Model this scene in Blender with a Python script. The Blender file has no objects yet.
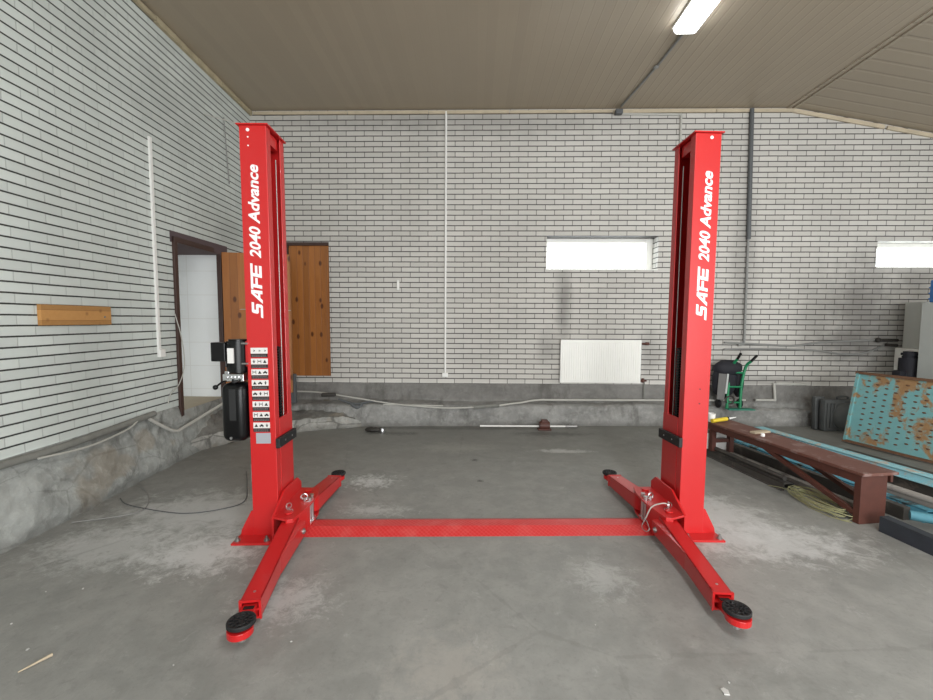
import bpy, bmesh, math, random
from mathutils import Vector, Matrix, noise
random.seed(7)
PI = math.pi
scene = bpy.context.scene
COL = scene.collection

# ------------------------------------------------------------------ helpers
class MB:
    def __init__(self): self.bm = bmesh.new()
    def _new(self, v0):
        return [v for v in self.bm.verts if v.index == -1 or v not in v0]
    def box(self, c, s, rot=None, bev=0.0, seg=2):
        t = bmesh.new()
        bmesh.ops.create_cube(t, size=1.0)
        for v in t.verts: v.co = Vector((v.co.x*s[0], v.co.y*s[1], v.co.z*s[2]))
        if bev > 0: bmesh.ops.bevel(t, geom=t.edges[:], offset=bev, segments=seg, affect='EDGES', profile=.5)
        M = Matrix.Translation(c)
        if rot is not None: M = M @ rot
        t.transform(M); self.merge(t); return self
    def bb(self, x0, x1, y0, y1, z0, z1, bev=0.0):
        return self.box(((x0+x1)/2, (y0+y1)/2, (z0+z1)/2), (abs(x1-x0), abs(y1-y0), abs(z1-z0)), bev=bev)
    def merge(self, t):
        me = bpy.data.meshes.new('tmp'); t.to_mesh(me); t.free()
        self.bm.from_mesh(me); bpy.data.meshes.remove(me)
    def cyl(self, p0, p1, r, r2=None, seg=18, bev=0.0):
        p0 = Vector(p0); p1 = Vector(p1); d = p1-p0; L = d.length
        t = bmesh.new()
        bmesh.ops.create_cone(t, cap_ends=True, segments=seg, radius1=r, radius2=r if r2 is None else r2, depth=L)
        if bev > 0:
            es = [e for e in t.edges if abs(e.verts[0].co.z-e.verts[1].co.z) < 1e-6]
            bmesh.ops.bevel(t, geom=es, offset=bev, segments=2, affect='EDGES')
        q = Vector((0, 0, 1)).rotation_difference(d.normalized()).to_matrix().to_4x4()
        t.transform(Matrix.Translation((p0+p1)/2) @ q); self.merge(t); return self
    def sphere(self, c, r, sc=(1, 1, 1), u=16, v=10):
        t = bmesh.new(); bmesh.ops.create_uvsphere(t, u_segments=u, v_segments=v, radius=r)
        for w in t.verts: w.co = Vector((w.co.x*sc[0], w.co.y*sc[1], w.co.z*sc[2]))+Vector(c)
        self.merge(t); return self
    def torus(self, c, R, r, rot=None, u=24, v=8):
        pts = [(R*math.cos(2*PI*i/u), R*math.sin(2*PI*i/u), 0) for i in range(u)]
        M = Matrix.Translation(c) @ (rot if rot is not None else Matrix.Identity(4))
        return self.tube([M @ Vector(p) for p in pts], r, seg=v, closed=True, raw=True)
    def tube(self, pts, r, seg=8, closed=False, raw=False, sub=6):
        pts = [Vector(p) for p in pts]
        if not raw and len(pts) > 2:
            out = []
            for i in range(len(pts)-1):
                a = pts[max(i-1, 0)]; b = pts[i]; c = pts[i+1]; d = pts[min(i+2, len(pts)-1)]
                for k in range(sub):
                    t = k/sub
                    out.append(.5*((2*b)+(c-a)*t+(2*a-5*b+4*c-d)*t*t+(3*b-a-3*c+d)*t**3))
            out.append(pts[-1]); pts = out
        bm = self.bm; n = len(pts); rings = []
        up = Vector((0, 0, 1)); prev = None
        for i, p in enumerate(pts):
            if closed: d = pts[(i+1) % n]-pts[i-1]
            else: d = pts[min(i+1, n-1)]-pts[max(i-1, 0)]
            d.normalize()
            if prev is None:
                x = d.cross(up)
                if x.length < .05: x = d.cross(Vector((1, 0, 0)))
            else:
                x = prev-d*prev.dot(d)
                if x.length < 1e-4: x = d.cross(up)
            x.normalize(); prev = x; y = d.cross(x)
            rings.append([bm.verts.new(p+x*(r*math.cos(2*PI*k/seg))+y*(r*math.sin(2*PI*k/seg))) for k in range(seg)])
        m = n if closed else n-1
        for i in range(m):
            A = rings[i]; B = rings[(i+1) % n]
            for k in range(seg):
                bm.faces.new((A[k], A[(k+1) % seg], B[(k+1) % seg], B[k]))
        if not closed:
            bm.faces.new(rings[0][::-1]); bm.faces.new(rings[-1])
        return self
    def polyline(self, pts, r, seg=8):      # straight runs with sharp elbows
        for a, b in zip(pts[:-1], pts[1:]):
            self.cyl(a, b, r, seg=seg)
        for p in pts[1:-1]: self.sphere(p, r*1.02, u=10, v=6)
        return self
    def prism(self, poly, f0, f1):          # f0/f1: map 2d -> 3d for both caps
        bm = self.bm
        A = [bm.verts.new(f0(*p)) for p in poly]; B = [bm.verts.new(f1(*p)) for p in poly]
        n = len(poly)
        bm.faces.new(A); bm.faces.new(B[::-1])
        for i in range(n): bm.faces.new((A[i], B[i], B[(i+1) % n], A[(i+1) % n]))
        return self
    def hexa(self, lo, hi):                 # 4 bottom pts, 4 top pts
        bm = self.bm
        a = [bm.verts.new(p) for p in lo]; b = [bm.verts.new(p) for p in hi]
        bm.faces.new(a[::-1]); bm.faces.new(b)
        for i in range(4): bm.faces.new((a[i], a[(i+1) % 4], b[(i+1) % 4], b[i]))
        return self
    def lathe(self, prof, c=(0, 0, 0), rot=None, seg=28):
        bm = self.bm; M = Matrix.Translation(c) @ (rot if rot is not None else Matrix.Identity(4)); rings = []
        for r, z in prof:
            rings.append([bm.verts.new(M @ Vector((r*math.cos(2*PI*k/seg), r*math.sin(2*PI*k/seg), z))) for k in range(seg)])
        for A, B in zip(rings[:-1], rings[1:]):
            for k in range(seg): bm.faces.new((A[k], A[(k+1) % seg], B[(k+1) % seg], B[k]))
        bm.faces.new(rings[0][::-1]); bm.faces.new(rings[-1]); return self
    def build(self, name, mat, parent=None, smooth=False, loc=None, bevel=0.0, recalc=True, rz=0):
        if recalc: bmesh.ops.recalc_face_normals(self.bm, faces=self.bm.faces[:])
        me = bpy.data.meshes.new(name); self.bm.to_mesh(me); self.bm.free()
        me.materials.append(mat)
        if smooth:
            for p in me.polygons: p.use_smooth = True
            try: me.set_sharp_from_angle(angle=math.radians(40))
            except Exception: pass
        o = bpy.data.objects.new(name, me); COL.objects.link(o)
        if parent is not None: o.parent = parent
        if loc is not None: o.location = loc
        if rz: o.rotation_euler = (0, 0, rz)
        if bevel > 0:
            b = o.modifiers.new('bevel', 'BEVEL'); b.width = bevel; b.segments = 2; b.limit_method = 'ANGLE'
        return o

def tag(o, label=None, cat=None, group=None, kind=None):
    if label: o['label'] = label
    if cat: o['category'] = cat
    if group: o['group'] = group
    if kind: o['kind'] = kind
    return o
def empty(name, loc=(0, 0, 0), rz=0):
    o = bpy.data.objects.new(name, None); COL.objects.link(o); o.empty_display_size = .1
    o.location = loc; o.rotation_euler = (0, 0, rz); return o
def RX(a): return Matrix.Rotation(a, 4, 'X')
def RY(a): return Matrix.Rotation(a, 4, 'Y')
def RZ(a): return Matrix.Rotation(a, 4, 'Z')

# ------------------------------------------------------------------ materials
class NT:
    def __init__(self, name):
        self.m = bpy.data.materials.new(name); self.m.use_nodes = True
        self.t = self.m.node_tree; self.n = self.t.nodes; self.l = self.t.links
        self.b = self.n['Principled BSDF']
    def node(self, k, **kw):
        x = self.n.new(k)
        for a, b in kw.items(): setattr(x, a, b)
        return x
    def put(self, sock, v):
        if v is None: return
        if hasattr(v, 'is_linked') or isinstance(v, bpy.types.NodeSocket): self.l.new(v, sock)
        else: sock.default_value = v
    def math(self, op, a, b=None, c=None, clamp=False):
        x = self.node('ShaderNodeMath', operation=op); x.use_clamp = clamp
        self.put(x.inputs[0], a)
        if b is not None: self.put(x.inputs[1], b)
        if c is not None: self.put(x.inputs[2], c)
        return x.outputs[0]
    def obj(self): return self.node('ShaderNodeTexCoord').outputs['Object']
    def sep(self, v):
        x = self.node('ShaderNodeSeparateXYZ'); self.put(x.inputs[0], v); return x.outputs
    def comb(self, a, b, c=0.0):
        x = self.node('ShaderNodeCombineXYZ'); self.put(x.inputs[0], a); self.put(x.inputs[1], b); self.put(x.inputs[2], c); return x.outputs[0]
    def mapv(self, v, scale=(1, 1, 1), loc=(0, 0, 0), rot=(0, 0, 0)):
        x = self.node('ShaderNodeMapping'); self.put(x.inputs[0], v)
        x.inputs['Scale'].default_value = scale; x.inputs['Location'].default_value = loc; x.inputs['Rotation'].default_value = rot
        return x.outputs[0]
    def noise(self, v, scale, detail=4, rough=.55, dist=0.0):
        x = self.node('ShaderNodeTexNoise'); self.put(x.inputs['Vector'], v)
        x.inputs['Scale'].default_value = scale; x.inputs['Detail'].default_value = detail
        x.inputs['Roughness'].default_value = rough; x.inputs['Distortion'].default_value = dist
        return x.outputs['Fac']
    def ramp(self, f, stops):
        x = self.node('ShaderNodeValToRGB'); self.put(x.inputs[0], f); r = x.color_ramp
        while len(r.elements) < len(stops): r.elements.new(.5)
        for e, (p, c) in zip(r.elements, stops):
            e.position = p; e.color = (c, c, c, 1) if isinstance(c, (int, float)) else (*c, 1)
        return x.outputs[0]
    def mix(self, f, a, b, mode='MIX'):
        x = self.node('ShaderNodeMix', data_type='RGBA', blend_type=mode)
        self.put(x.inputs[0], f)
        for s, v in ((x.inputs[6], a), (x.inputs[7], b)):
            if isinstance(v, tuple) and len(v) == 3: v = (*v, 1)
            if isinstance(v, (int, float)): v = (v, v, v, 1)
            self.put(s, v)
        return x.outputs[2]
    def sstep(self, v, a, b):   # map range smoothstep 0..1
        x = self.node('ShaderNodeMapRange', interpolation_type='SMOOTHSTEP'); self.put(x.inputs[0], v)
        x.inputs[1].default_value = a; x.inputs[2].default_value = b
        return x.outputs[0]
    def bump(self, h, strength=.5, dist=.01):
        x = self.node('ShaderNodeBump'); self.put(x.inputs['Height'], h)
        x.inputs['Strength'].default_value = strength; x.inputs['Distance'].default_value = dist
        self.l.new(x.outputs[0], self.b.inputs['Normal'])
    def fin(self, col=None, rough=.5, metal=0.0, coat=0.0, spec=None):
        if col is not None:
            if isinstance(col, tuple): col = (*col, 1) if len(col) == 3 else col
            self.put(self.b.inputs['Base Color'], col)
        self.put(self.b.inputs['Roughness'], rough); self.b.inputs['Metallic'].default_value = metal
        self.b.inputs['Coat Weight'].default_value = coat
        if spec is not None: self.b.inputs['Specular IOR Level'].default_value = spec
        return self.m

def plain(name, col, rough=.5, metal=0.0, var=.12, scale=9, coat=0.0, bump=0.0):
    N = NT(name); o = N.obj(); n = N.noise(o, scale, 4)
    a = tuple(c*(1-var) for c in col); b = tuple(min(1, c*(1+var)) for c in col)
    c = N.mix(n, a, b)
    if bump: N.bump(N.noise(o, scale*8, 3), bump, .004)
    return N.fin(c, rough, metal, coat)

ROWH, BL, Z0 = .0741, .26, .558
def brick_mat(name, x0, base, hline, vline, stains=(), hw=(.0040, .0072), vw=(.0022, .0050)):
    N = NT(name); o = N.obj(); s = N.sep(o)
    u = N.math('ADD', s[0], s[1]); u = N.math('SUBTRACT', u, x0)
    wob = N.math('MULTIPLY', N.math('SUBTRACT', N.noise(o, 2.2, 2), .5), .006)
    v = N.math('ADD', N.math('SUBTRACT', s[2], Z0), wob)
    vr = N.math('DIVIDE', v, ROWH); row = N.math('FLOOR', vr); fv = N.math('SUBTRACT', vr, row)
    odd = N.math('FLOORED_MODULO', row, 2.0)
    ur = N.math('ADD', N.math('DIVIDE', u, BL), N.math('MULTIPLY', odd, .5))
    jit = N.node('ShaderNodeTexWhiteNoise', noise_dimensions='1D'); N.put(jit.inputs['W'], row)
    ur = N.math('ADD', ur, N.math('MULTIPLY', N.math('SUBTRACT', jit.outputs[0], .5), .012))
    cu = N.math('FLOOR', ur); fu = N.math('SUBTRACT', ur, cu)
    dv = N.math('MULTIPLY', N.math('MINIMUM', fv, N.math('SUBTRACT', 1.0, fv)), ROWH)
    du = N.math('MULTIPLY', N.math('MINIMUM', fu, N.math('SUBTRACT', 1.0, fu)), BL)
    edge = N.math('MULTIPLY', N.math('SUBTRACT', N.noise(o, 60, 2), .5), .0028)
    hm = N.math('SUBTRACT', 1.0, N.sstep(N.math('ADD', dv, edge), *hw))
    vm = N.math('SUBTRACT', 1.0, N.sstep(N.math('ADD', du, edge), *vw))
    wn = N.node('ShaderNodeTexWhiteNoise', noise_dimensions='2D'); N.put(wn.inputs['Vector'], N.comb(row, cu))
    bri = N.ramp(wn.outputs[0], [(0, .90), (.5, .97), (1, 1.03)])
    c = N.mix(1.0, base, bri, 'MULTIPLY')
    c = N.mix(N.math('MULTIPLY', N.noise(o, 26, 5, .7), .30), c, tuple(x*.72 for x in base))
    big = N.noise(N.mapv(o, (.7, .7, .35)), 1.3, 5, .6)
    c = N.mix(N.math('MULTIPLY', N.sstep(big, .45, .75), .35), c, tuple(x*.62 for x in base))
    for (cx, cz, rx, rz, k) in stains:   # dark patches in the brick face: soot, dirt streaks, darker wall top
        dx = N.math('DIVIDE', N.math('SUBTRACT', s[0], cx), rx); dz = N.math('DIVIDE', N.math('SUBTRACT', s[2], cz), rz)
        d = N.math('SQRT', N.math('ADD', N.math('MULTIPLY', dx, dx), N.math('MULTIPLY', dz, dz)))
        d = N.math('ADD', d, N.math('MULTIPLY', N.math('SUBTRACT', N.noise(o, 5, 4), .5), .8))
        c = N.mix(N.math('MULTIPLY', N.math('SUBTRACT', 1.0, N.sstep(d, .1, 1.1)), k), c, (.10, .092, .085))
    c = N.mix(N.math('MULTIPLY', vm, .85), c, vline)
    c = N.mix(hm, c, hline)
    hgt = N.math('SUBTRACT', 1.0, N.math('MAXIMUM', hm, N.math('MULTIPLY', vm, .7)))
    hgt = N.math('ADD', hgt, N.math('MULTIPLY', N.noise(o, 40, 4), .25))
    N.bump(hgt, .6, .006)
    return N.fin(c, .72)

M = {}
M['brick_back'] = brick_mat('white brick back', -1.9871+6.36+.0, (.60, .575, .535), (.055, .050, .046), (.10, .092, .085),
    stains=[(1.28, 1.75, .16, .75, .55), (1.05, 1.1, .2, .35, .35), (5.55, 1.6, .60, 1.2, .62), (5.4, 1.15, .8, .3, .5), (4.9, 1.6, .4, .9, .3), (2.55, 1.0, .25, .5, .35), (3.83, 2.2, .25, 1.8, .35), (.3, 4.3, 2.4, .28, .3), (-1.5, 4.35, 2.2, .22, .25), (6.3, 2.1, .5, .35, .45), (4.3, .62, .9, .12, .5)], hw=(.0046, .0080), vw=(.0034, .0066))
M['brick_left'] = brick_mat('white brick left', 2.8994, (.65, .69, .655), (.032, .034, .031), (.46, .485, .465),
    stains=[(4.6, 3.6, 1.0, .5, .18), (5.6, 2.6, .5, .5, .2)])
# NB: x0 phases: row parity decides the half-brick shift

def red_mat():
    N = NT('red gloss paint'); o = N.obj()
    c = N.mix(N.noise(o, 3, 3), (.51, .010, .013), (.56, .015, .014))
    c = N.mix(N.math('MULTIPLY', N.sstep(N.noise(o, 30, 5, .7), .62, .75), .25), c, (.55, .10, .08))
    N.bump(N.noise(o, 140, 2), .08, .002)
    return N.fin(c, .36, 0, .25)
M['red'] = red_mat()
def plate_mat():
    N = NT('red chequer plate'); o = N.obj(); s = N.sep(o)
    def diag(sx, sy, off):
        u = N.math('ADD', N.math('MULTIPLY', s[0], sx), N.math('MULTIPLY', s[1], sy)); v = N.math('SUBTRACT', N.math('MULTIPLY', s[0], sy), N.math('MULTIPLY', s[1], sx))
        fu = N.math('ABSOLUTE', N.math('SUBTRACT', N.math('FRACT', N.math('ADD', N.math('MULTIPLY', u, 44), off)), .5))
        fv = N.math('ABSOLUTE', N.math('SUBTRACT', N.math('FRACT', N.math('MULTIPLY', v, 44)), .5))
        return N.math('MULTIPLY', N.math('LESS_THAN', fu, .38), N.math('LESS_THAN', fv, .13))
    h = N.math('MAXIMUM', diag(.707, .707, 0.), diag(-.707, .707, .5))
    c = N.mix(N.math('MULTIPLY', h, .22), (.58, .025, .026), (.78, .16, .15))
    c = N.mix(N.math('MULTIPLY', N.sstep(N.noise(o, 5, 5, .7), .45, .7), .3), c, (.72, .20, .18))
    N.bump(h, .7, .004)
    return N.fin(c, .38, 0, .2)
M['plate'] = plate_mat()

def floor_mat():
    N = NT('worn concrete floor'); o = N.obj(); s = N.sep(o)
    n1 = N.noise(o, .9, 6, .62, .4); n2 = N.noise(o, 5, 6, .65, .3); n3 = N.noise(o, 45, 4, .7)
    c = N.ramp(n1, [(.25, (.185, .188, .175)), (.5, (.245, .246, .230)), (.75, (.31, .305, .285))])
    c = N.mix(N.math('MULTIPLY', N.sstep(n2, .35, .7), .55), c, (.34, .335, .315))
    n4 = N.noise(o, 13, 7, .75, .6)
    c = N.mix(N.math('MULTIPLY', N.sstep(n4, .52, .70), .45), c, (.17, .168, .158))
    c = N.mix(N.math('MULTIPLY', N.sstep(N.noise(N.mapv(o, (1, 1, 1), (3, 7, 0)), 8, 7, .8, .8), .56, .72), .5), c, (.40, .395, .38))
    c = N.mix(N.math('MULTIPLY', N.sstep(n3, .5, .8), .30), c, (.12, .12, .115))
    # darker zone towards the back
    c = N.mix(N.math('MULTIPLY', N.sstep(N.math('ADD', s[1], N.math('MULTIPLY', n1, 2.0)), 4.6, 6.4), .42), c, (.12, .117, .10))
    def patch(cx, cy, rx, ry, k, col, sc=4.0, thr=(.2, 1.0)):
        dx = N.math('DIVIDE', N.math('SUBTRACT', s[0], cx), rx); dy = N.math('DIVIDE', N.math('SUBTRACT', s[1], cy), ry)
        d = N.math('SQRT', N.math('ADD', N.math('MULTIPLY', dx, dx), N.math('MULTIPLY', dy, dy)))
        d = N.math('ADD', d, N.math('MULTIPLY', N.math('SUBTRACT', N.noise(o, sc*1.6, 8, .8, .5), .5), 3.0))
        return N.mix(N.math('MULTIPLY', N.math('SUBTRACT', 1.0, N.sstep(d, *thr)), k), c, col)
    lt = (.62, .62, .61)  # pale patches: diffuse floor highlights put into the colour, among white scuffs
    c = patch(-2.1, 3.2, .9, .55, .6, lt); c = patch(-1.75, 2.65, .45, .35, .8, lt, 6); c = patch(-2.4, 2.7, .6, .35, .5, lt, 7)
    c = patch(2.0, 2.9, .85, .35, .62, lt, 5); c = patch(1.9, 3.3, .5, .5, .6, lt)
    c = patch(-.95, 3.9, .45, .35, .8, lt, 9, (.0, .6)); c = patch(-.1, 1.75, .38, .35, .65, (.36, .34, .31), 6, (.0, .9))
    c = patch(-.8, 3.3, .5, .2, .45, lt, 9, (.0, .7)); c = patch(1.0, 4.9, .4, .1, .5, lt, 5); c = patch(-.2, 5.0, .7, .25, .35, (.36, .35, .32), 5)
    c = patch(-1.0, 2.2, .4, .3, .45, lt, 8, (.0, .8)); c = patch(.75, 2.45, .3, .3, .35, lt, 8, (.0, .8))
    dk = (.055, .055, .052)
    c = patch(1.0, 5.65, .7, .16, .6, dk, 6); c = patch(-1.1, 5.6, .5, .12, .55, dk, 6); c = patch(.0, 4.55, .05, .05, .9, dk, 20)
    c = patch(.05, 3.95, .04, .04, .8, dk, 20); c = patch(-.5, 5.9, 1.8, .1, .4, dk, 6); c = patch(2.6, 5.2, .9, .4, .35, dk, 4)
    # fine cracks / drag scratches
    sc = N.noise(N.mapv(o, (9, .8, 1), rot=(0, 0, .25)), 3, 5, .7)
    c = N.mix(N.math('MULTIPLY', N.sstep(sc, .6, .8), .15), c, (.42, .42, .41))
    vor = N.node('ShaderNodeTexVoronoi', feature='DISTANCE_TO_EDGE'); N.put(vor.inputs['Vector'], N.mapv(o, (1, 1, 0))); vor.inputs['Scale'].default_value = .38
    c = N.mix(N.math('MULTIPLY', N.math('SUBTRACT', 1.0, N.sstep(N.math('ADD', vor.outputs[0], N.math('MULTIPLY', N.math('SUBTRACT', n2, .5), .03)), .001, .004)), .18), c, (.12, .12, .11))
    h = N.math('ADD', N.math('MULTIPLY', n2, .6), N.math('MULTIPLY', n3, .25))
    N.bump(h, .35, .01)
    r = N.ramp(n1, [(.3, .42), (.7, .62)])
    return N.fin(c, r)
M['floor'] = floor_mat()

def rough_concrete(name, a, b, dark, tan=.0, crack=.5, band=0):
    N = NT(name); o = N.obj(); s = N.sep(o)
    n1 = N.noise(o, 2.4, 7, .68, .5); n2 = N.noise(o, 14, 6, .7)
    c = N.ramp(n1, [(.3, a), (.62, b)])
    c = N.mix(N.math('MULTIPLY', N.sstep(n2, .45, .72), .5), c, tuple(min(1, x*1.35) for x in b))
    c = N.mix(N.math('MULTIPLY', N.sstep(N.noise(N.mapv(o, (1, 1, .4)), 3.5, 5, .7), .52, .7), .7), c, dark)
    vor = N.node('ShaderNodeTexVoronoi', feature='DISTANCE_TO_EDGE'); N.put(vor.inputs['Vector'], N.mapv(o, (1, 1, 1.6))); vor.inputs['Scale'].default_value = 2.6
    e = N.math('ADD', vor.outputs[0], N.math('MULTIPLY', N.math('SUBTRACT', n1, .5), .18))
    c = N.mix(N.math('MULTIPLY', N.math('SUBTRACT', 1.0, N.sstep(e, .0, .03)), crack), c, dark)
    if tan: c = N.mix(N.math('MULTIPLY', N.sstep(N.noise(o, 1.9, 3, .5), .58, .66), tan), c, (.30, .22, .13))
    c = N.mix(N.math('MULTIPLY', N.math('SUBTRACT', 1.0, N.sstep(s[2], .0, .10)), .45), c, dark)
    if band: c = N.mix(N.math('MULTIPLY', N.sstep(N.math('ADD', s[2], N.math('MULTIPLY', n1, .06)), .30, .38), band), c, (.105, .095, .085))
    N.bump(N.math('ADD', n1, N.math('MULTIPLY', n2, .4)), .9, .02)
    return N.fin(c, .85)
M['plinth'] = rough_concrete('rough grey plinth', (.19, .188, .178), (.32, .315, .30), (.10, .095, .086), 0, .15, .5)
M['ledge_top'] = rough_concrete('dusty dark ledge top', (.11, .108, .098), (.20, .195, .178), (.06, .056, .05), .3, .2)
M['rubble'] = rough_concrete('rubble stone plinth', (.20, .205, .193), (.36, .37, .35), (.09, .088, .08), .3, .32)
M['rubble_pale'] = rough_concrete('pale rubble stones', (.24, .235, .215), (.42, .41, .38), (.08, .076, .068), .5, .6)

def ceil_mat(name, axis, base, dark, pitch=.1):
    N = NT(name); o = N.obj(); s = N.sep(o)
    f = N.math('FRACT', N.math('DIVIDE', s[axis], pitch))
    d = N.math('MINIMUM', f, N.math('SUBTRACT', 1.0, f))
    seam = N.math('SUBTRACT', 1.0, N.sstep(d, .02, .07))
    lip = N.math('MULTIPLY', N.sstep(f, .10, .13), N.math('SUBTRACT', 1.0, N.sstep(f, .16, .2)))
    pid = N.node('ShaderNodeTexWhiteNoise', noise_dimensions='1D'); N.put(pid.inputs['W'], N.math('FLOOR', N.math('DIVIDE', s[axis], pitch)))
    c = N.mix(1.0, base, N.ramp(pid.outputs[0], [(0, .96), (1, 1.03)]), 'MULTIPLY')
    c = N.mix(N.math('MULTIPLY', N.noise(o, .8, 4, .6), .5), c, dark)
    amp = N.sstep(s[0], .2, 2.2)        # seams barely show at the left
    amp = N.math('ADD', N.math('MULTIPLY', amp, .62), .05)
    c = N.mix(N.math('MULTIPLY', N.math('MULTIPLY', seam, .6), amp), c, tuple(x*.55 for x in dark))
    c = N.mix(N.math('MULTIPLY', N.math('MULTIPLY', lip, .35), amp), c, tuple(min(1, x*1.6) for x in base))
    N.bump(N.math('MULTIPLY', N.math('SUBTRACT', 1.0, seam), amp), .35, .006)
    return N.fin(c, .42)
M['ceil'] = ceil_mat('beige ceiling strips', 0, (.385, .32, .24), (.29, .24, .175))
M['ceil_side'] = ceil_mat('beige ceiling strips sloped', 1, (.40, .34, .26), (.26, .215, .16), .2)
M['cream'] = plain('cream lath', (.52, .44, .32), .7, var=.3, scale=6)
M['foam'] = plain('yellowed foam strip', (.42, .36, .24), .85, var=.4, scale=7, bump=.5)

def pine(name, a, b, knot, pitch=.115, axis=0, lacq=.4):
    N = NT(name); o = N.obj(); s = N.sep(o)
    sc = (1, 1, .12) if axis != 2 else (.12, 1, 1)
    g = N.noise(N.mapv(o, tuple(x*26 for x in sc)), 1.0, 5, .6, .6)
    c = N.mix(g, a, b)
    ax = s[0] if axis == 0 else s[2]
    fid = N.node('ShaderNodeTexWhiteNoise', noise_dimensions='1D'); N.put(fid.inputs['W'], N.math('FLOOR', N.math('DIVIDE', ax, pitch)))
    c = N.mix(1.0, c, N.ramp(fid.outputs[0], [(0, .8), (1, 1.12)]), 'MULTIPLY')
    v = N.node('ShaderNodeTexVoronoi'); N.put(v.inputs['Vector'], N.mapv(o, (1, 1, .55) if axis != 2 else (.55, 1, 1))); v.inputs['Scale'].default_value = 7.0
    k = N.math('SUBTRACT', 1.0, N.sstep(v.outputs['Distance'], .09, .20))
    c = N.mix(N.math('MULTIPLY', k, .9), c, knot)
    f = N.math('FRACT', N.math('DIVIDE', ax, pitch)); d = N.math('MINIMUM', f, N.math('SUBTRACT', 1.0, f))
    seam = N.math('SUBTRACT', 1.0, N.sstep(d, .01, .035)); c = N.mix(N.math('MULTIPLY', seam, .6), c, knot)
    N.bump(N.math('SUBTRACT', 1.0, seam), .4, .004)
    return N.fin(c, lacq)
M['pine'] = pine('knotty pine boards', (.31, .105, .024), (.44, .175, .045), (.08, .02, .006), pitch=.088)
M['board'] = pine('varnished board', (.44, .21, .06), (.54, .28, .09), (.22, .09, .025), pitch=.078, axis=2)
M['dark_wood'] = plain('dark brown paint', (.055, .028, .022), .5)
M['black'] = plain('black paint', (.004, .004, .0045), .30)
M['black'].node_tree.nodes['Principled BSDF'].inputs['Specular IOR Level'].default_value = .3
M['dark_strip'] = plain('dark strip', (.02, .02, .021), .4)
M['rubber'] = plain('black rubber', (.009, .009, .010), .6, bump=.3)
M['chrome'] = plain('zinc steel', (.62, .62, .63), .28, 1.0)
M['steel'] = plain('dull steel', (.32, .31, .30), .45, .8)
M['white'] = plain('white enamel', (.86, .85, .80), .35, var=.03)
M['white_plastic'] = plain('white plastic', (.84, .83, .80), .45, var=.05)
M['letter'] = plain('white lettering film', (.86, .86, .86), .4, var=.01)
M['decal_white'] = plain('white decal', (.72, .70, .68), .4, var=.03)
M['decal_black'] = plain('black decal', (.008, .006, .006), .6)
M['decal_grey'] = plain('grey print', (.25, .22, .22), .4)
M['label_grey'] = plain('silver rating plate', (.42, .43, .47), .35, .2, var=.03)
M['grey_pipe'] = plain('grey lagged pipe', (.20, .20, .18), .8, var=.35, scale=12, bump=.5)
M['cable_white'] = plain('off white cable', (.47, .46, .42), .6, var=.15)
M['cable_grey'] = plain('grey cable', (.25, .25, .24), .6)
M['cable_black'] = plain('black cable', (.02, .02, .02), .5)
M['dark_pipe'] = plain('dark grey pipe', (.10, .105, .11), .5)
M['brown_steel'] = plain('brown oxide paint', (.085, .026, .017), .5, var=.3, scale=14)
M['yellow'] = plain('yellow plastic', (.70, .52, .03), .45)
M['green'] = plain('green paint', (.01, .22, .09), .45, var=.25)
M['teal_foot'] = plain('dusty green plate', (.05, .25, .18), .6, var=.3)
M['navy'] = plain('dark slate paint', (.03, .037, .048), .6, var=.35, scale=14)
M['dark_plastic'] = plain('dark grey plastic', (.085, .09, .09), .6, var=.3, scale=6)
M['blackcloth'] = plain('black nylon', (.012, .012, .018), .75, bump=.3)
M['greycloth'] = plain('worn grey cloth', (.16, .155, .15), .85, bump=.3)
M['coil'] = plain('yellow green wire', (.34, .33, .17), .5, var=.25)
M['lightwood'] = plain('bare offcut wood', (.46, .38, .27), .7, var=.2, scale=20)
M['cyan_dull'] = plain('dull cyan rubber', (.08, .24, .30), .7, var=.3)
M['blue'] = plain('blue plastic', (.04, .16, .42), .5)
M['cab_white'] = plain('grey white cabinet paint', (.50, .52, .50), .5, var=.08, scale=4)
M['pale'] = plain('pale painted steel', (.55, .56, .52), .5, var=.1, scale=5)
M['dirt'] = plain('dark oily lump', (.03, .026, .022), .6, bump=.8)
M['mortar_chip'] = plain('white plaster chip', (.50, .49, .47), .9)
def rust_blue(name, base, amt=(.5, .62)):
    N = NT(name); o = N.obj(); s = N.sep(o)
    n = N.noise(o, 4.5, 7, .68, .3); n = N.math('ADD', n, N.math('MULTIPLY', N.math('SUBTRACT', 4.9, s[1]), .09))
    c = N.mix(N.noise(o, 9, 4), base, tuple(min(1, x*1.3) for x in base))
    r = N.mix(N.noise(o, 22, 5, .7), (.22, .11, .05), (.44, .27, .12))
    c = N.mix(N.sstep(n, *amt), c, r); return N.fin(c, .7)
M['grate'] = rust_blue('rusty turquoise paint', (.16, .36, .37), (.49, .59))
M['rust'] = plain('rust brown', (.15, .075, .04), .8, var=.4, scale=18)
def beam_mat(name, base, worn):
    N = NT(name); o = N.obj()
    c = N.mix(N.noise(o, 7, 4), base, tuple(min(1, x*1.25) for x in base))
    c = N.mix(N.sstep(N.noise(o, 6, 6, .7, .3), .52, .62), c, worn); return N.fin(c, .6)
M['blue_beam'] = beam_mat('pale blue paint', (.24, .48, .54), (.46, .41, .35))
M['cyan_beam'] = beam_mat('cyan paint', (.10, .34, .46), (.07, .09, .09))
M['dark_beam'] = beam_mat('grimy steel', (.05, .045, .04), (.11, .095, .08))
M['grey_beam'] = beam_mat('pale dirty steel', (.27, .25, .23), (.10, .08, .07))
M['bench_top'] = beam_mat('worn brown bench top', (.13, .052, .038), (.22, .14, .125))
M['tile'] = None
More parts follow.
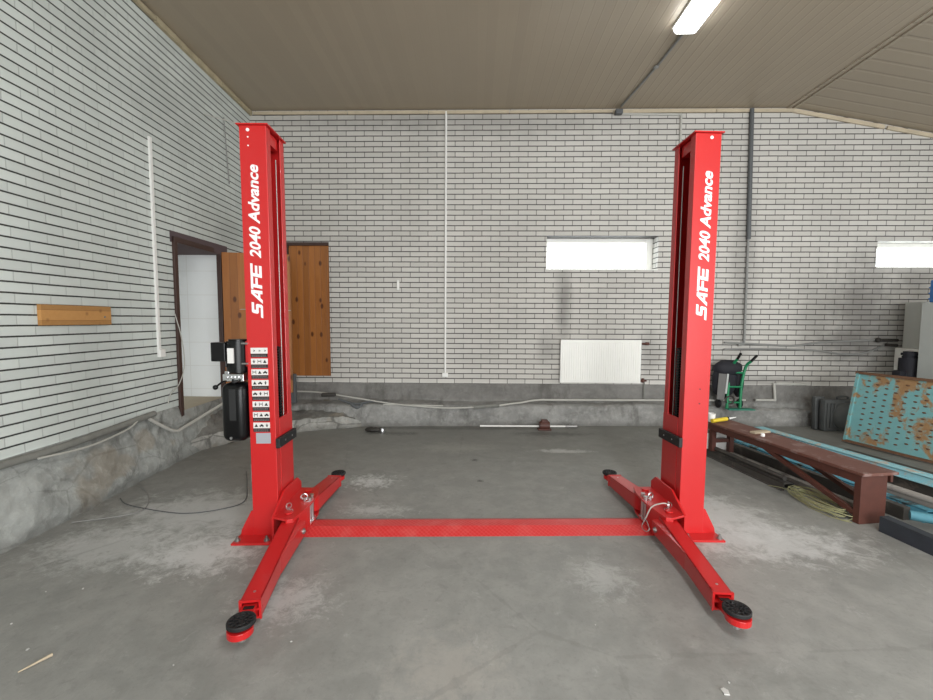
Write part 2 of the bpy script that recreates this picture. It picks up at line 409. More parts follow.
def tile_mat():
    N = NT('white wall tiles'); o = N.obj(); s = N.sep(o)
    def ln(v, p):
        f = N.math('FRACT', N.math('DIVIDE', v, p)); d = N.math('MULTIPLY', N.math('MINIMUM', f, N.math('SUBTRACT', 1.0, f)), p)
        return N.math('SUBTRACT', 1.0, N.sstep(d, .001, .005))
    g = N.math('MAXIMUM', ln(N.math('ADD', s[0], s[1]), .6), ln(s[2], .3))
    c = N.mix(N.math('MULTIPLY', g, .35), (.78, .80, .80), (.45, .42, .36)); return N.fin(c, .3)
M['tile'] = tile_mat()
M['sand_floor'] = plain('sandy lino', (.36, .31, .22), .7)
M['dark_room'] = plain('dark reveal', (.10, .07, .075), .8)
N = NT('lamp diffuser'); N.b.inputs['Emission Color'].default_value = (.93, .97, 1, 1); N.b.inputs['Emission Strength'].default_value = 14
M['lamp'] = N.fin((.9, .9, .9), .4)
def glass_mat():
    N = NT('frosted window glass'); n, l = N.n, N.l
    tr = N.node('ShaderNodeBsdfTransparent'); tr.inputs[0].default_value = (.95, .97, .97, 1)
    gl = N.node('ShaderNodeBsdfGlossy'); gl.inputs['Roughness'].default_value = .05
    mx = N.node('ShaderNodeMixShader'); mx.inputs[0].default_value = .06
    l.new(tr.outputs[0], mx.inputs[1]); l.new(gl.outputs[0], mx.inputs[2]); l.new(mx.outputs[0], n['Material Output'].inputs[0]); return N.m
M['glass'] = glass_mat()

# ------------------------------------------------------------------ room shell
YB = 6.36; CZ = 4.47; LX, LA = -3.032, -.0350; RXW = 9.0; YR = -4.5; RIDGE = 4.42; SL = .18
def lwall(d, z=0, off=0):                     # point on left wall plane, off = distance into the room
    return Vector((LX+math.sin(LA)*d+off*math.cos(LA), math.cos(LA)*d-off*math.sin(LA), z))
LROT = PI/2-LA                                # local +X of left wall object runs along the wall (away from camera)

def wall_mesh(x0, x1, z0, z1, holes, depth, inward, topfn=None, sill=True):
    """wall in local XZ plane at y=0; holes (xa,xb,za,zb) get reveals going to y=depth*inward"""
    mb = MB(); bm = mb.bm
    xs = sorted(set([x0, x1]+[h[0] for h in holes]+[h[1] for h in holes]+([RIDGE] if topfn else [])))
    zs = sorted(set([z0, z1]+[h[2] for h in holes]+[h[3] for h in holes]))
    for i in range(len(xs)-1):
        for j in range(len(zs)-1):
            a, b, c, d = xs[i], xs[i+1], zs[j], zs[j+1]
            cx, cz = (a+b)/2, (c+d)/2
            if any(h[0] < cx < h[1] and h[2] < cz < h[3] for h in holes): continue
            ta = tb = d
            if topfn and j == len(zs)-2: ta, tb = topfn(a), topfn(b)
            bm.faces.new([bm.verts.new(p) for p in ((a, 0, c), (b, 0, c), (b, 0, tb), (a, 0, ta))])
    D = depth*inward
    for (a, b, c, d) in holes:
        for q in (((a, 0, c), (a, D, c), (a, D, d), (a, 0, d)), ((b, 0, c), (b, 0, d), (b, D, d), (b, D, c)),
                  ((a, 0, c), (b, 0, c), (b, D, c), (a, D, c)) if sill else None, ((a, 0, d), (a, D, d), (b, D, d), (b, 0, d))):
            if q: bm.faces.new([bm.verts.new(p) for p in q])
    return mb
W1 = (1.017, 2.616, 2.225, 2.709); W2 = (5.70, 7.3, 2.262, 2.64); D2 = (-2.80, -2.148, .655, 2.62)
zt = lambda x: CZ if x <= RIDGE else CZ-SL*(x-RIDGE)
ob = wall_mesh(-3.26, RXW, .558, CZ, [W1, W2, D2], .28, 1, zt).build('wall_back', M['brick_back'], loc=(0, YB, 0), recalc=False); tag(ob, kind='structure')
# outer block behind the brick so that no light leaks around the windows
D1 = (4.545, 5.47, .50, 2.362)
ob = wall_mesh(YR, 6.40, .558, CZ, [(D1[0], D1[1], .558, D1[3])], .16, 1, sill=False).build('wall_left', M['brick_left'], loc=(LX, 0, 0), recalc=False); ob.rotation_euler = (0, 0, LROT); tag(ob, kind='structure')
tag(MB().bb(RXW, RXW+.1, YR, YB+.4, 0, CZ).build('wall_right', M['pale']), kind='structure')
tag(MB().bb(-3.1, RXW, YR-.1, YR, 0, CZ).build('wall_rear', M['pale']), kind='structure')
f = MB(); f.bm.faces.new([f.bm.verts.new(p) for p in ((-3.4, YR, 0), (RXW, YR, 0), (RXW, YB+.05, 0), (-3.4, YB+.05, 0))])
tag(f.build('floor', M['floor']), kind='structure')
c = MB(); c.bm.faces.new([c.bm.verts.new(p) for p in ((-3.5, YR, CZ), (-3.5, YB+.02, CZ), (RIDGE, YB+.02, CZ), (RIDGE, YR, CZ))])
tag(c.build('ceiling', M['ceil']), kind='structure')
c = MB(); ze = zt(RXW); c.bm.faces.new([c.bm.verts.new(p) for p in ((RIDGE, YR, CZ), (RIDGE, YB+.02, CZ), (RXW, YB+.02, ze), (RXW, YR, ze))])
tag(c.build('ceiling', M['ceil_side']), kind='structure')
# ridge strips, cove laths
t = MB(); t.bb(RIDGE-.10, RIDGE-.06, YR, YB, CZ-.012, CZ); t.bb(RIDGE-.02, RIDGE+.02, YR, YB, CZ-.016, CZ)
tag(t.build('trim_1', M['ceil_side']), kind='structure')
t = MB()
x = -3.2
while x < RIDGE:
    w = random.uniform(1.1, 1.9); x2 = min(x+w, RIDGE)
    t.box(((x+x2)/2, YB-.014, CZ-.038), (x2-x-.01, .022, .042+random.uniform(-.006, .006)), RY(random.uniform(-.004, .004))); x = x2
ang = math.atan(SL)
for x in (RIDGE, RIDGE+1.3, RIDGE+2.6, RIDGE+3.7):
    cx = x+.62; t.box((cx, YB-.014, zt(cx)-.045), (1.28, .024, .05), RY(ang+random.uniform(-.006, .006)))
tag(t.build('trim_2', M['cream']), kind='structure')
t = MB()
pts = []
d = -2.0
while d < 6.2:
    w = random.uniform(.35, .8)
    q = lwall(d+w/2, CZ-.035, .02); t.box(q, (w*.98, .035, .06+random.uniform(-.02, .015)), RZ(LROT) @ RY(random.uniform(-.01, .01))); d += w
tag(t.build('trim_3', M['foam']), kind='structure')

# plinths ---------------------------------------------------------------
def fbm(p, s=1.0): return noise.fractal(Vector(p)*s, .9, 2.1, 4)
def grid_surface(nu, nv, fn, name, mat):
    mb = MB(); bm = mb.bm
    V = [[bm.verts.new(fn(i/nu, j/nv)) for j in range(nv+1)] for i in range(nu+1)]
    for i in range(nu):
        for j in range(nv): bm.faces.new((V[i][j], V[i+1][j], V[i+1][j+1], V[i][j+1]))
    return mb.build(name, mat, smooth=True)
def floor_front(x):       # y of the foot of the back ledge
    P = [(-3.3, 6.0), (-1.8, 5.95), (-.35, 6.03), (1.2, 6.09), (3.2, 6.165), (5, 6.2), (9.0, 6.25)]
    for (a, ya), (b, yb) in zip(P[:-1], P[1:]):
        if x <= b: return ya+(yb-ya)*(x-a)/(b-a)
    return 6.25
def back_ledge(u, v):
    x = -3.25+u*(RXW+3.25); yf = floor_front(x)
    zl = .285-.045*max(0, min(1, (x-2.6)/.8))+.03*fbm((x, 0, 3), .9)
    prof = [(0, yf, -.03), (.33, yf+.03, zl-.03), (.42, yf+.07, zl), (.6, YB-.05, zl+.015), (.66, YB-.03, zl+.03), (1, YB-.012, .560)]
    for (a, ya, za), (b, yb, zb) in zip(prof[:-1], prof[1:]):
        if v <= b+1e-9:
            k = (v-a)/(b-a); y = ya+(yb-ya)*k; z = za+(zb-za)*k; break
    n = fbm((x, y*3, z*2), 2.2)*.022+fbm((x, y*2, z*2), 8)*.010
    k = 1 if v < .95 else 0
    return Vector((x, min(y-n*k, YB-.006), z+n*.5*k))
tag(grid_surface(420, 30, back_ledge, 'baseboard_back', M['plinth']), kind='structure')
def left_plinth(u, v):
    d = YR+u*(6.3-YR)
    bulge = .13-.03*max(0, d-2.5) if d < 5 else .055
    bulge = max(.03, min(.14, bulge))
    if D1[0] < d < D1[1]: top = D1[2]
    else: top = .566
    z = -.03+v*(top+.03)
    off = .006+bulge*(1-v)**.7 if v < 1 else .002
    n = fbm((d, z*2, 0), 1.7)*.035+fbm((d, z*2, 5), 6)*.014
    n *= min(1, (1-v)*4)
    return lwall(d, z, max(.004, off+n))
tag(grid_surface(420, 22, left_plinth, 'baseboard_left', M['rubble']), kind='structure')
# rubble ledge filling the corner: outline of its foot on the floor
foot = [(-3.20, 4.35), (-3.12, 4.80), (-2.90, 5.22), (-2.62, 5.46), (-2.33, 5.63), (-2.05, 5.78), (-1.8, 5.86), (-1.55, 5.98)]
def foot_pt(u):
    k = u*(len(foot)-1); i = min(int(k), len(foot)-2); f_ = k-i
    return (foot[i][0]*(1-f_)+foot[i+1][0]*f_, foot[i][1]*(1-f_)+foot[i+1][1]*f_)
def corner(u, v):
    fx, fy = foot_pt(u)
    if u < .5: ex, ey = lwall(4.4+(6.3-4.4)*(u/.5), 0, .01)[:2]
    else: ex, ey = -3.19+1.7*((u-.5)/.5), 6.33
    hl = .15*min(1, u*5+.45)*min(1, (1-u)*6+.25)
    if v < .3:
        k = v/.3; kk = .05*k; z = -.03+k*(hl+.03)
    else:
        k = (v-.3)/.7; kk = .05+.95*k; z = hl+k*(.22 if u < .5 else .15)
    x = fx+(ex-fx)*kk; y = fy+(ey-fy)*kk
    n = fbm((x, y, z*2), 3)*.03+fbm((x, y, z), 9)*.014
    if v < .3: n += .02*abs(math.sin(u*31+z*6))
    if v > .97: n = 0
    return Vector((x+n*.3, y-n*.6, z+n))
tag(grid_surface(160, 14, lambda u, v: corner(u, v*.32), 'trim_4', M['rubble_pale']), kind='structure')
tag(grid_surface(90, 30, lambda u, v: corner(u, .31+v*.69), 'trim_5', M['ledge_top']), kind='structure')

# windows ---------------------------------------------------------------
def window(n, w, lab):
    a, b, c_, d = w
    fr = MB(); y = YB+.20; t_ = .045
    for q in ((a+t_, b-t_-.05, c_, c_+t_), (a+t_, b-t_-.05, d-t_-.02, d), (a, a+t_, c_, d), (b-t_-.05, b, c_, d)):
        fr.bb(q[0], q[1], y, y+.06, q[2], q[3])
    o = fr.build('window_%d' % n, M['white'], bevel=.004); tag(o, kind='structure')
    p = MB().bb(a+t_, b-t_, y+.025, y+.031, c_+t_, d-t_).build('pane', M['glass'], o)
    s_ = MB().bb(a-.0, b+.0, YB-.012, YB+.21, c_-.002, c_+.012).build('window_sill', M['white'], o)
    return o
window(1, W1, ''); window(2, W2, '')
# header course under the window
# doors -----------------------------------------------------------------
o = MB().bb(D2[0], D2[1], YB+.045, YB+.09, D2[2], D2[3]-.03).build('door_2', M['pine']); tag(o, kind='structure')
fr = MB(); fr.bb(D2[0], D2[0]+.045, YB+.005, YB+.05, D2[2], D2[3]); fr.bb(D2[0], D2[1], YB+.004, YB+.044, D2[3]-.045, D2[3])
fr.build('door_frame', M['dark_wood'], o)
# left wall door: frame, room beyond, open leaf
fo = MB(); a, b = D1[0], D1[1]; z0, z1 = D1[2], D1[3]
def lbox(mb, d0, d1, o0, o1, z0_, z1_, bev=0.):
    c_ = lwall((d0+d1)/2, (z0_+z1_)/2, (o0+o1)/2); mb.box(c_, (d1-d0, o1-o0, z1_-z0_), RZ(LROT), bev)
lbox(fo, a, a+.055, -.05, .025, z0-.06, z1); lbox(fo, b-.045, b, -.03, .025, z0-.02, z1); lbox(fo, a, b, -.05, .027, z1-.06, z1)
o = fo.build('door_1', M['dark_wood'], bevel=.004); tag(o, kind='structure')
# leaf: opened into the room, hinged at the far jamb
hp = lwall(b-.02, 0, .03)
la = math.radians(14)
lf = MB(); lf.bb(0, .80, -.02, .02, z0+.03, z1-.03)
leaf = lf.build('door_leaf', M['pine'], o); leaf.location = hp; leaf.rotation_euler = (0, 0, la)
# room beyond the left door
r = MB()
rx0, rx1, ry0, ry1, rz0, rz1 = -5.4, -3.30, 3.6, 5.46, .50, 2.30
bm = r.bm
for q in (((rx0, ry1, rz0-.05), (-3.217, ry1, rz0-.05), (-3.217, ry1, rz1+.06), (rx0, ry1, rz1+.06)), ((rx0, ry0, rz0), (rx0, ry1, rz0), (rx0, ry1, rz1), (rx0, ry0, rz1)),
          ((rx0, ry0, rz0), (rx1, ry0, rz0), (rx1, ry0, rz1), (rx0, ry0, rz1))):
    bm.faces.new([bm.verts.new(p) for p in q])
tag(r.build('wall_annex', M['tile']), kind='structure')
r = MB(); r.bb(rx0, -3.19, ry0, ry1+.1, rz1, rz1+.12); tag(r.build('ceiling_annex', M['dark_room']), kind='structure')
r = MB(); r.bb(rx0, -3.215, ry0+.0, ry1, .44, .50)
o = r.build('floor_annex', M['sand_floor']); tag(o, kind='structure')

# ------------------------------------------------------------------ the lift
lift = empty('two_post_car_lift', (.036, 2.915, 0), math.radians(2.2))
tag(lift, 'red two post car lift with black pads bolted to the concrete floor', 'car lift')

def text_mesh(body, x0, x1, y0, y1, shear=.25, offset=.028):
    cu = bpy.data.curves.new('t', 'FONT'); cu.body = body; cu.size = 1; cu.offset = offset; cu.resolution_u = 4; cu.fill_mode = 'FRONT'
    o = bpy.data.objects.new('t', cu); COL.objects.link(o)
    dg = bpy.context.evaluated_depsgraph_get(); dg.update()
    me = bpy.data.meshes.new_from_object(o.evaluated_get(dg)); bpy.data.objects.remove(o); bpy.data.curves.remove(cu)
    for v in me.vertices: v.co.x += shear*v.co.y
    xs = [v.co.x for v in me.vertices]; ys = [v.co.y for v in me.vertices]
    ax, bx, ay, by = min(xs), max(xs), min(ys), max(ys)
    for v in me.vertices:
        v.co.x = x0+(v.co.x-ax)/(bx-ax)*(x1-x0); v.co.y = y0+(v.co.y-ay)/(by-ay)*(y1-y0); v.co.z = 0
    return me
def safe_polys():       # stylised wide italic capitals, unit height
    t = .24
    S = [(-.35, 0), (.88, 0), (1.0, .12), (1.0, .52), (.88, .62), (.36, .62), (.36, .78), (1.08, .78), (1.08, 1), (.12, 1), (0, .9), (0, .50), (.12, .38), (.68, .38), (.68, .2), (-.30, .2)]
    A = [(1.12, 0), (1.95, 1), (2.32, 1), (2.42, 0), (2.08, 0), (2.06, .2), (1.66, .2), (1.50, 0)]
    A2 = [(1.80, .40), (2.05, .40), (2.03, .74)]
    F = [(2.62, 0), (2.62, .80), (2.42, .80), (2.42, 1), (3.70, 1), (3.70, .79), (2.96, .79), (2.96, .60), (3.62, .60), (3.62, .38), (2.96, .38), (2.96, 0)]
    E = [(3.72, 0), (3.72, .24), (4.9, .24), (4.9, 0)]
    E2 = [(3.80, .38), (3.80, .60), (4.85, .60), (4.85, .38)]
    E3 = [(3.80, .79), (3.80, 1), (4.98, 1), (4.98, .79)]
    E0 = [(3.72, 0), (3.72, 1), (4.06, 1), (4.06, 0)]
    return S, A, A2, F, [E0, E, E2, E3]
def poly_fill(bm, poly, hole=None, f=lambda x, y: (x, y, 0)):
    from mathutils.geometry import tessellate_polygon
    loops = [[Vector((x, y, 0)) for x, y in poly]]
    if hole: loops.append([Vector((x, y, 0)) for x, y in hole])
    flat = [p for L in loops for p in L]; vs = [bm.verts.new(f(p.x, p.y)) for p in flat]
    for tri in tessellate_polygon(loops):
        try: bm.faces.new([vs[i] for i in tri])
        except ValueError: pass

def column(side):
    s = side; hw = .0875; D = .285; H = 2.755; tk = .008
    # frame coordinates: origin at centre of front face; inner side is +s... local x toward inside = -side
    i = -s
    cb = MB()
    # C section: front web, back web, outer web, two lips, drawn as swept profile
    prof = [(-hw*i, 0), (hw*i, 0), (hw*i, .065), (hw*i-tk*i, .065), (hw*i-tk*i, tk), (-hw*i+tk*i, tk), (-hw*i+tk*i, D-tk), (hw*i-tk*i, D-tk), (hw*i-tk*i, D-.065), (hw*i, D-.065), (hw*i, D), (-hw*i, D)]
    cb.prism(prof, lambda x, y: (x, y, .012), lambda x, y: (x, y, H))
    col = cb.build('column', M['red'], lift, bevel=.006, loc=((-1.470 if s < 0 else 1.4795), 0, 0))
    col.rotation_euler = ((-.006, -.0085, 0) if s < 0 else (-.018, .015, 0))
    P = lambda n, mb, m, **k: mb.build(n, M[m], col, **k)
    P('top_cap', MB().bb(-hw-.014, hw+.014, -.012, D+.012, H, H+.008), 'red')
    # carriage inside: slide block and closing plates
    ca = MB(); ca.bb((hw-.010)*i, (hw+.002)*i, .067, D+.001, .06, .815); ca.bb((hw-.016)*i, (hw-.15)*i, .03, .045, .06, .82); ca.bb((hw-.016)*i, (hw-.15)*i, D-.045, D-.03, .06, .82)
    P('carriage', ca, 'red', bevel=.002)
    # cylinder + chain strip in the slot
    P('hydraulic_cylinder', MB().cyl((-.01*i, D*.5, .1), (-.01*i, D*.5, 2.35), .026, seg=20), 'black', smooth=True)
    P('cable', MB().cyl((.070*i, D*.64, .8), (.070*i, D*.64, 2.60), .0032, seg=8), 'steel')
    ch = MB(); z = .82
    while z < 1.31:
        ch.box((.072*i, D*.44, z), (.016, .045, .010), RX(.3)); z += .019
    ch.bb(.055*i, .066*i, D*.44-.018, D*.44+.018, .81, 1.31)
    P('chain', ch, 'black')
    P('slot_backing', MB().bb(-.02*i, -.012*i, .07, D-.07, .1, 2.7), 'decal_black')  # black sheet behind the slot opening
    P('top_bracket', MB().bb(.07*i, -.06*i, .07, D-.07, 2.67, 2.745), 'red')
    # rubber bumper on the carriage
    rb = MB(); rb.bb((hw+.001)*i, (hw+.028)*i, -.012, D+.012, .622, .690, bev=.004)
    o = P('door_bumper', rb, 'rubber')
    for yy in (.09, .21): P('bumper_screw', MB().cyl(((hw+.026)*i, yy, .656), ((hw+.030)*i, yy, .656), .006, seg=10), 'chrome')
    # base plate + gussets
    bp = MB(); bp.bb(-.185, .16, -.115, .40, 0, .014) if s < 0 else bp.bb(-.16, .185, -.105, .40, 0, .014)
    P('base_plate', bp, 'red', bevel=.002)
    q = -i
    for yy in (.004, D-.014):
        g = MB(); g.prism([(hw*q, .014), (hw*q+.088*q, .014), (hw*q+.082*q, .05), (hw*q+.012*q, .185), (hw*q, .185)], lambda x, z_: (x, yy, z_), lambda x, z_: (x, yy+.010, z_)); P('gusset', g, 'red')
    for (bx, by) in ((-.16*(1 if s < 0 else -1), -.075), (.035 if s < 0 else -.06, -.075), (-.15*(1 if s < 0 else -1), .36)):
        b_ = MB(); b_.cyl((bx, by, .014), (bx, by, .019), .019, seg=20); b_.cyl((bx, by, .019), (bx, by, .032), .013, seg=6); b_.cyl((bx, by, .03), (bx, by, .046), .007, seg=12)
        P('anchor_bolt', b_, 'steel')
    # screws on the front face top
    xx = -.03 if s < 0 else .02
    for hz, rr in (((.03, .011), (.075, .005), (.13, .005)) if s < 0 else ((.03, .011),)):
        P('screw', MB().cyl((xx, -.003, H-hz), (xx, 0, H-hz), rr, seg=14), 'letter')
    if s > 0:
        for zz in (.93, 1.03): P('screw_hole', MB().cyl((.02, -.0015, zz), (.02, 0, zz), .005, seg=10), 'decal_black')
    # lettering: reads upwards
    L = MB(); bm = L.bm; hcap = .074
    bx0 = .030 if s < 0 else .040     # baseline x
    def to(x, y): return (bx0-(y)*hcap, -.0012, 1.526+(x+y*.25)*.0655)
    S, A, A2, F, E = safe_polys()
    for pl, ho in ((S, None), (A, A2), (F, None)): poly_fill(bm, pl, ho, to)
    for k, e in enumerate(E): poly_fill(bm, e, None, lambda x, y, k=k: (to(x, y)[0], to(x, y)[1]-.0001*k, to(x, y)[2]))
    for body, za, zb in (('2040', 1.900, 2.108), ('Advance', 2.122, 2.505)):
        me = text_mesh(body, za, zb, 0, hcap)
        for v in me.vertices: v.co = Vector((bx0-v.co.y, -.0012, v.co.x))
        bm.from_mesh(me); bpy.data.meshes.remove(me)
    bmesh.ops.recalc_face_normals(bm, faces=bm.faces[:])
    P('lettering', L, 'letter', recalc=False)
    return col
colL = column(-1); colR = column(1)
colL.name = 'column'

# decals on the left column
for k in range(8):
    z = 1.268-k*.0725; x0, x1 = -.062, .050
    d = MB(); d.bb(x0, x1, -.0012, 0, z, z+.039)
    o = d.build('warning_sticker', M['decal_white'], colL)
    bk = MB(); bk.bb(x0, x1, -.0014, 0, z-.025, z-.001)
    o2 = bk.build('caption_band', M['decal_black'], colL)
    pic = MB(); random.seed(20+k)
    for j in range(3):
        cx = x0+.02+j*.036; cz = z+.019
        kind = (k+j) % 4
        if k in (0,): pic.bb(cx-.001, cx+.001, -.0018, 0, cz-.008, cz+.008); pic.cyl((cx+.006, -.0018, cz), (cx+.006, 0, cz), .004, seg=8); continue
        if kind == 0:   # car outline
            pic.bb(cx-.014, cx+.014, -.0018, 0, cz-.006, cz+.001); pic.prism([(cx-.008, cz), (cx-.004, cz+.008), (cx+.005, cz+.008), (cx+.010, cz)], lambda a_, b_: (a_, -.0018, b_), lambda a_, b_: (a_, 0, b_))
            for w in (-.009, .009): pic.cyl((cx+w, -.0019, cz-.007), (cx+w, 0, cz-.007), .0035, seg=8)
        elif kind == 1: # person figure
            pic.cyl((cx, -.0018, cz+.009), (cx, 0, cz+.009), .0035, seg=8); pic.bb(cx-.004, cx+.004, -.0018, 0, cz-.010, cz+.005); pic.bb(cx-.009, cx+.009, -.0018, 0, cz, cz+.003)
        elif kind == 2: # lift posts
            pic.bb(cx-.012, cx-.009, -.0018, 0, cz-.012, cz+.012); pic.bb(cx+.009, cx+.012, -.0018, 0, cz-.012, cz+.012); pic.bb(cx-.010, cx+.010, -.0018, 0, cz-.001, cz+.004)
        else:
            pic.prism([(cx-.012, cz-.010), (cx+.012, cz-.010), (cx, cz+.011)], lambda a_, b_: (a_, -.0018, b_), lambda a_, b_: (a_, 0, b_))
    pic.build('pictogram', M['decal_black'], colL)
    cp = MB()
    for ln in range(2):
        xx = x0+.006
        while xx < x1-.01:
            w = random.uniform(.004, .011); cp.bb(xx, min(xx+w, x1-.004), -.0019, 0, z-.012-ln*.009, z-.009-ln*.009); xx += w+.003
    cp.build('caption_print', M['decal_grey'], colL)
MB().bb(-.046, .052, -.0012, 0, .655, .728).build('rating_plate', M['label_grey'], colL)

# cross plate
cp = MB(); yy = [(-.005, .0), (.085, .034), (.175, .036), (.268, .0)]
cp.prism(yy, lambda y, z: (-1.262, y, z), lambda y, z: (1.262, y, z))
cp.build('floor_cover_plate', M['plate'], lift)

# yokes, arms
def yoke(s):
    X = lambda x: s*x
    y = MB(); T0, T1 = .186, .200
    outl = [(1.375, -.12), (1.262, -.165), (1.225, -.155), (1.195, .02), (1.19, .14), (1.195, .26), (1.225, .38), (1.375, .38)]
    for z0_, z1_ in ((T0, T1), (.040, .052)):
        y.prism(outl, lambda a_, b_: (X(a_), b_, z0_), lambda a_, b_: (X(a_), b_, z1_))
    ck = [(-.13, .040), (.38, .040), (.38, .25), (.31, .305), (.06, .305), (-.13, .198)]
    y.prism(ck, lambda a_, b_: (X(1.362), a_, b_), lambda a_, b_: (X(1.376), a_, b_))
    for (xa, ya), (xb, yb_) in (((1.262, -.160), (1.228, -.150)), ((1.228, -.150), (1.199, .02)), ((1.199, .02), (1.194, .075))):
        y.hexa([(X(xa), ya, .05), (X(xb), yb_, .05), (X(xb+.012), yb_, .05), (X(xa+.012), ya, .05)], [(X(xa), ya, T0), (X(xb), yb_, T0), (X(xb+.012), yb_, T0), (X(xa+.012), ya, T0)])
    o = y.build('arm_bracket', M['red'], lift, bevel=.002)
    for (px_, py_) in ((1.285, -.075), (1.285, .305)):
        p = MB(); p.cyl((X(px_), py_, .03), (X(px_), py_, T1+.006), .018, seg=18); p.cyl((X(px_), py_, T1+.004), (X(px_), py_, T1+.014), .026, seg=18)
        p.build('pivot_pin', M['red'], o, smooth=True)
    for (px_, py_) in ((1.212, .125), (1.218, .185)):
        p = MB(); p.cyl((X(px_), py_, .045), (X(px_), py_, .222), .0125, seg=14); p.cyl((X(px_), py_, .222), (X(px_), py_, .228), .016, seg=14)
        p.cyl((X(px_), py_, .052), (X(px_), py_, .062), .026, seg=16)
        p.build('locking_pin', M['chrome'], o, smooth=True)
    for (rx_, ry_, rz_) in ((1.25, .13, .2), (1.30, -.03, .9)):
        g_ = MB(); g_.torus((X(rx_), ry_, .232), .020, .0032, RX(PI/2) @ RY(rz_), u=18, v=6); g_.torus((X(rx_+.022), ry_+.02, .222), .017, .003, RX(1.2) @ RY(rz_+1), u=18, v=6)
        g_.cyl((X(rx_), ry_, .198), (X(rx_), ry_, .225), .009, seg=10); g_.torus((X(rx_-.018), ry_-.01, .205), .012, .0026, RX(.4), u=14, v=6)
        g_.build('pull_ring', M['chrome'], o, smooth=True)
    if s > 0:
        MB().tube([(1.30, -.03, .235), (1.26, -.03, .243), (1.20, .0, .205), (1.165, .01, .12)], .0045, seg=6).build('release_cable', M['cable_white'], o, smooth=True)
        MB().tube([(1.165, .01, .12), (1.13, -.01, .07), (1.14, -.05, .055), (1.165, -.05, .07), (1.165, .0, .11)], .003, seg=6).build('cable_loop', M['steel'], o, smooth=True)
    return o
def arm(s, A, B, w0, w1, za, zb, pad, wedge):
    """outer box beam from A to B (x,y) with widths and top heights, then the inner tube to pad"""
    A = Vector((s*A[0], A[1], 0)); B = Vector((s*B[0], B[1], 0)); pad = Vector((s*pad[0], pad[1], 0))
    d = (B-A).normalized(); n = Vector((-d.y, d.x, 0))
    zbot0, zbot1 = .060, .050
    def sec(P, w, z): return [P+n*w/2+Vector((0, 0, z)), P-n*w/2+Vector((0, 0, z))]
    m = MB(); tk = .009
    a_lo = sec(A, w0, zbot0); a_hi = sec(A, w0, za); b_lo = sec(B, w1, zbot1); b_hi = sec(B, w1, zb)
    # four walls (hollow box)
    def slab(p, q, r_, t_, inn): m.hexa([p, q, r_, t_], [v+inn for v in (p, q, r_, t_)])
    slab(a_hi[0], a_hi[1], b_hi[1], b_hi[0], Vector((0, 0, -tk)))
    slab(a_lo[0], a_lo[1], b_lo[1], b_lo[0], Vector((0, 0, tk)))
    slab(a_lo[0], b_lo[0], b_hi[0], a_hi[0], -n*tk)
    slab(a_lo[1], b_lo[1], b_hi[1], a_hi[1], n*tk)
    # rounded pivot end
    m.cyl(A+Vector((0, 0, zbot0)), A+Vector((0, 0, za)), w0/2*.99, seg=24)
    # low side cheek that widens the arm towards its pivot on the inner side
    if wedge:
        sg = -s if n.x > 0 else s
        nn = n*sg
        L_ = (B-A).length
        p0 = A+nn*(w0/2-.004); p1 = A+d*L_*wedge+nn*((w0+(w1-w0)*wedge)/2-.004)
        out = .042
        m.hexa([p0+Vector((0, 0, .052)), p0+nn*out+Vector((0, 0, .052)), p1+nn*.0045+Vector((0, 0, .052)), p1+Vector((0, 0, .052))],
               [p0+Vector((0, 0, .150)), p0+nn*out+Vector((0, 0, .135)), p1+nn*.0045+Vector((0, 0, .158)), p1+Vector((0, 0, .160))])
    o = m.build('lifting_arm', M['red'], lift, bevel=.002)
    if wedge:
        q_ = A+d*.06+nn*(w0/2+.038)+Vector((0, 0, .095)); b_ = MB(); b_.cyl(q_-nn*.01, q_+nn*.004, .019, seg=18); b_.cyl(q_, q_+nn*.010, .010, seg=6); b_.build('side_bolt', M['steel'], o)
    # end collar
    e = MB(); q = math.atan2(d.y, d.x)
    e.box(B+Vector((0, 0, (zbot1+zb)/2))-d*.012, (.022, w1+.010, .010), RZ(q)); 
    for sg in (1, -1):
        e.box(B-d*.006+n*sg*(w1/2+.001)+Vector((0, 0, (zbot1+zb)/2)), (.014, .006, zb-zbot1+.006), RZ(q))
    e.box(B-d*.006+Vector((0, 0, zb+.001)), (.014, w1+.008, .005), RZ(q))
    e.build('end_collar', M['red'], o)
    # inner extension
    iw = w1-.028; ih0, ih1 = .060, zb-.022
    d2 = (pad-B).normalized(); i_ = MB(); S0 = B-d*.2; E0 = pad-d2*.02
    n2 = Vector((-d2.y, d2.x, 0))
    i_.hexa([S0+n*iw/2+Vector((0, 0, ih0)), S0-n*iw/2+Vector((0, 0, ih0)), E0-n2*iw/2+Vector((0, 0, ih0)), E0+n2*iw/2+Vector((0, 0, ih0))],
            [S0+n*iw/2+Vector((0, 0, ih1)), S0-n*iw/2+Vector((0, 0, ih1)), E0-n2*iw/2+Vector((0, 0, ih1)), E0+n2*iw/2+Vector((0, 0, ih1))])
    i_.cyl(pad+Vector((0, -.012, .070)), pad+Vector((0, -.012, .100)), .056, seg=28)
    i_.build('arm_extension', M['red'], o, bevel=.002)
    MB().cyl(B-d*.07+Vector((0, 0, zb-.001)), B-d*.07+Vector((0, 0, zb+.005)), .007, seg=12).build('stop_screw', M['chrome'], o)
    e2 = MB(); e2.box(B+d*.018+Vector((0, 0, ih1+.001)), (.022, iw*.72, .003), RZ(q)); e2.build('slot', M['decal_black'], o)
    st = MB(); st.cyl(pad+Vector((0, 0, .03)), pad+Vector((0, 0, .12)), .018, seg=16); st.build('pad_stem', M['chrome'], o, smooth=True)
    p = MB(); pz = .108
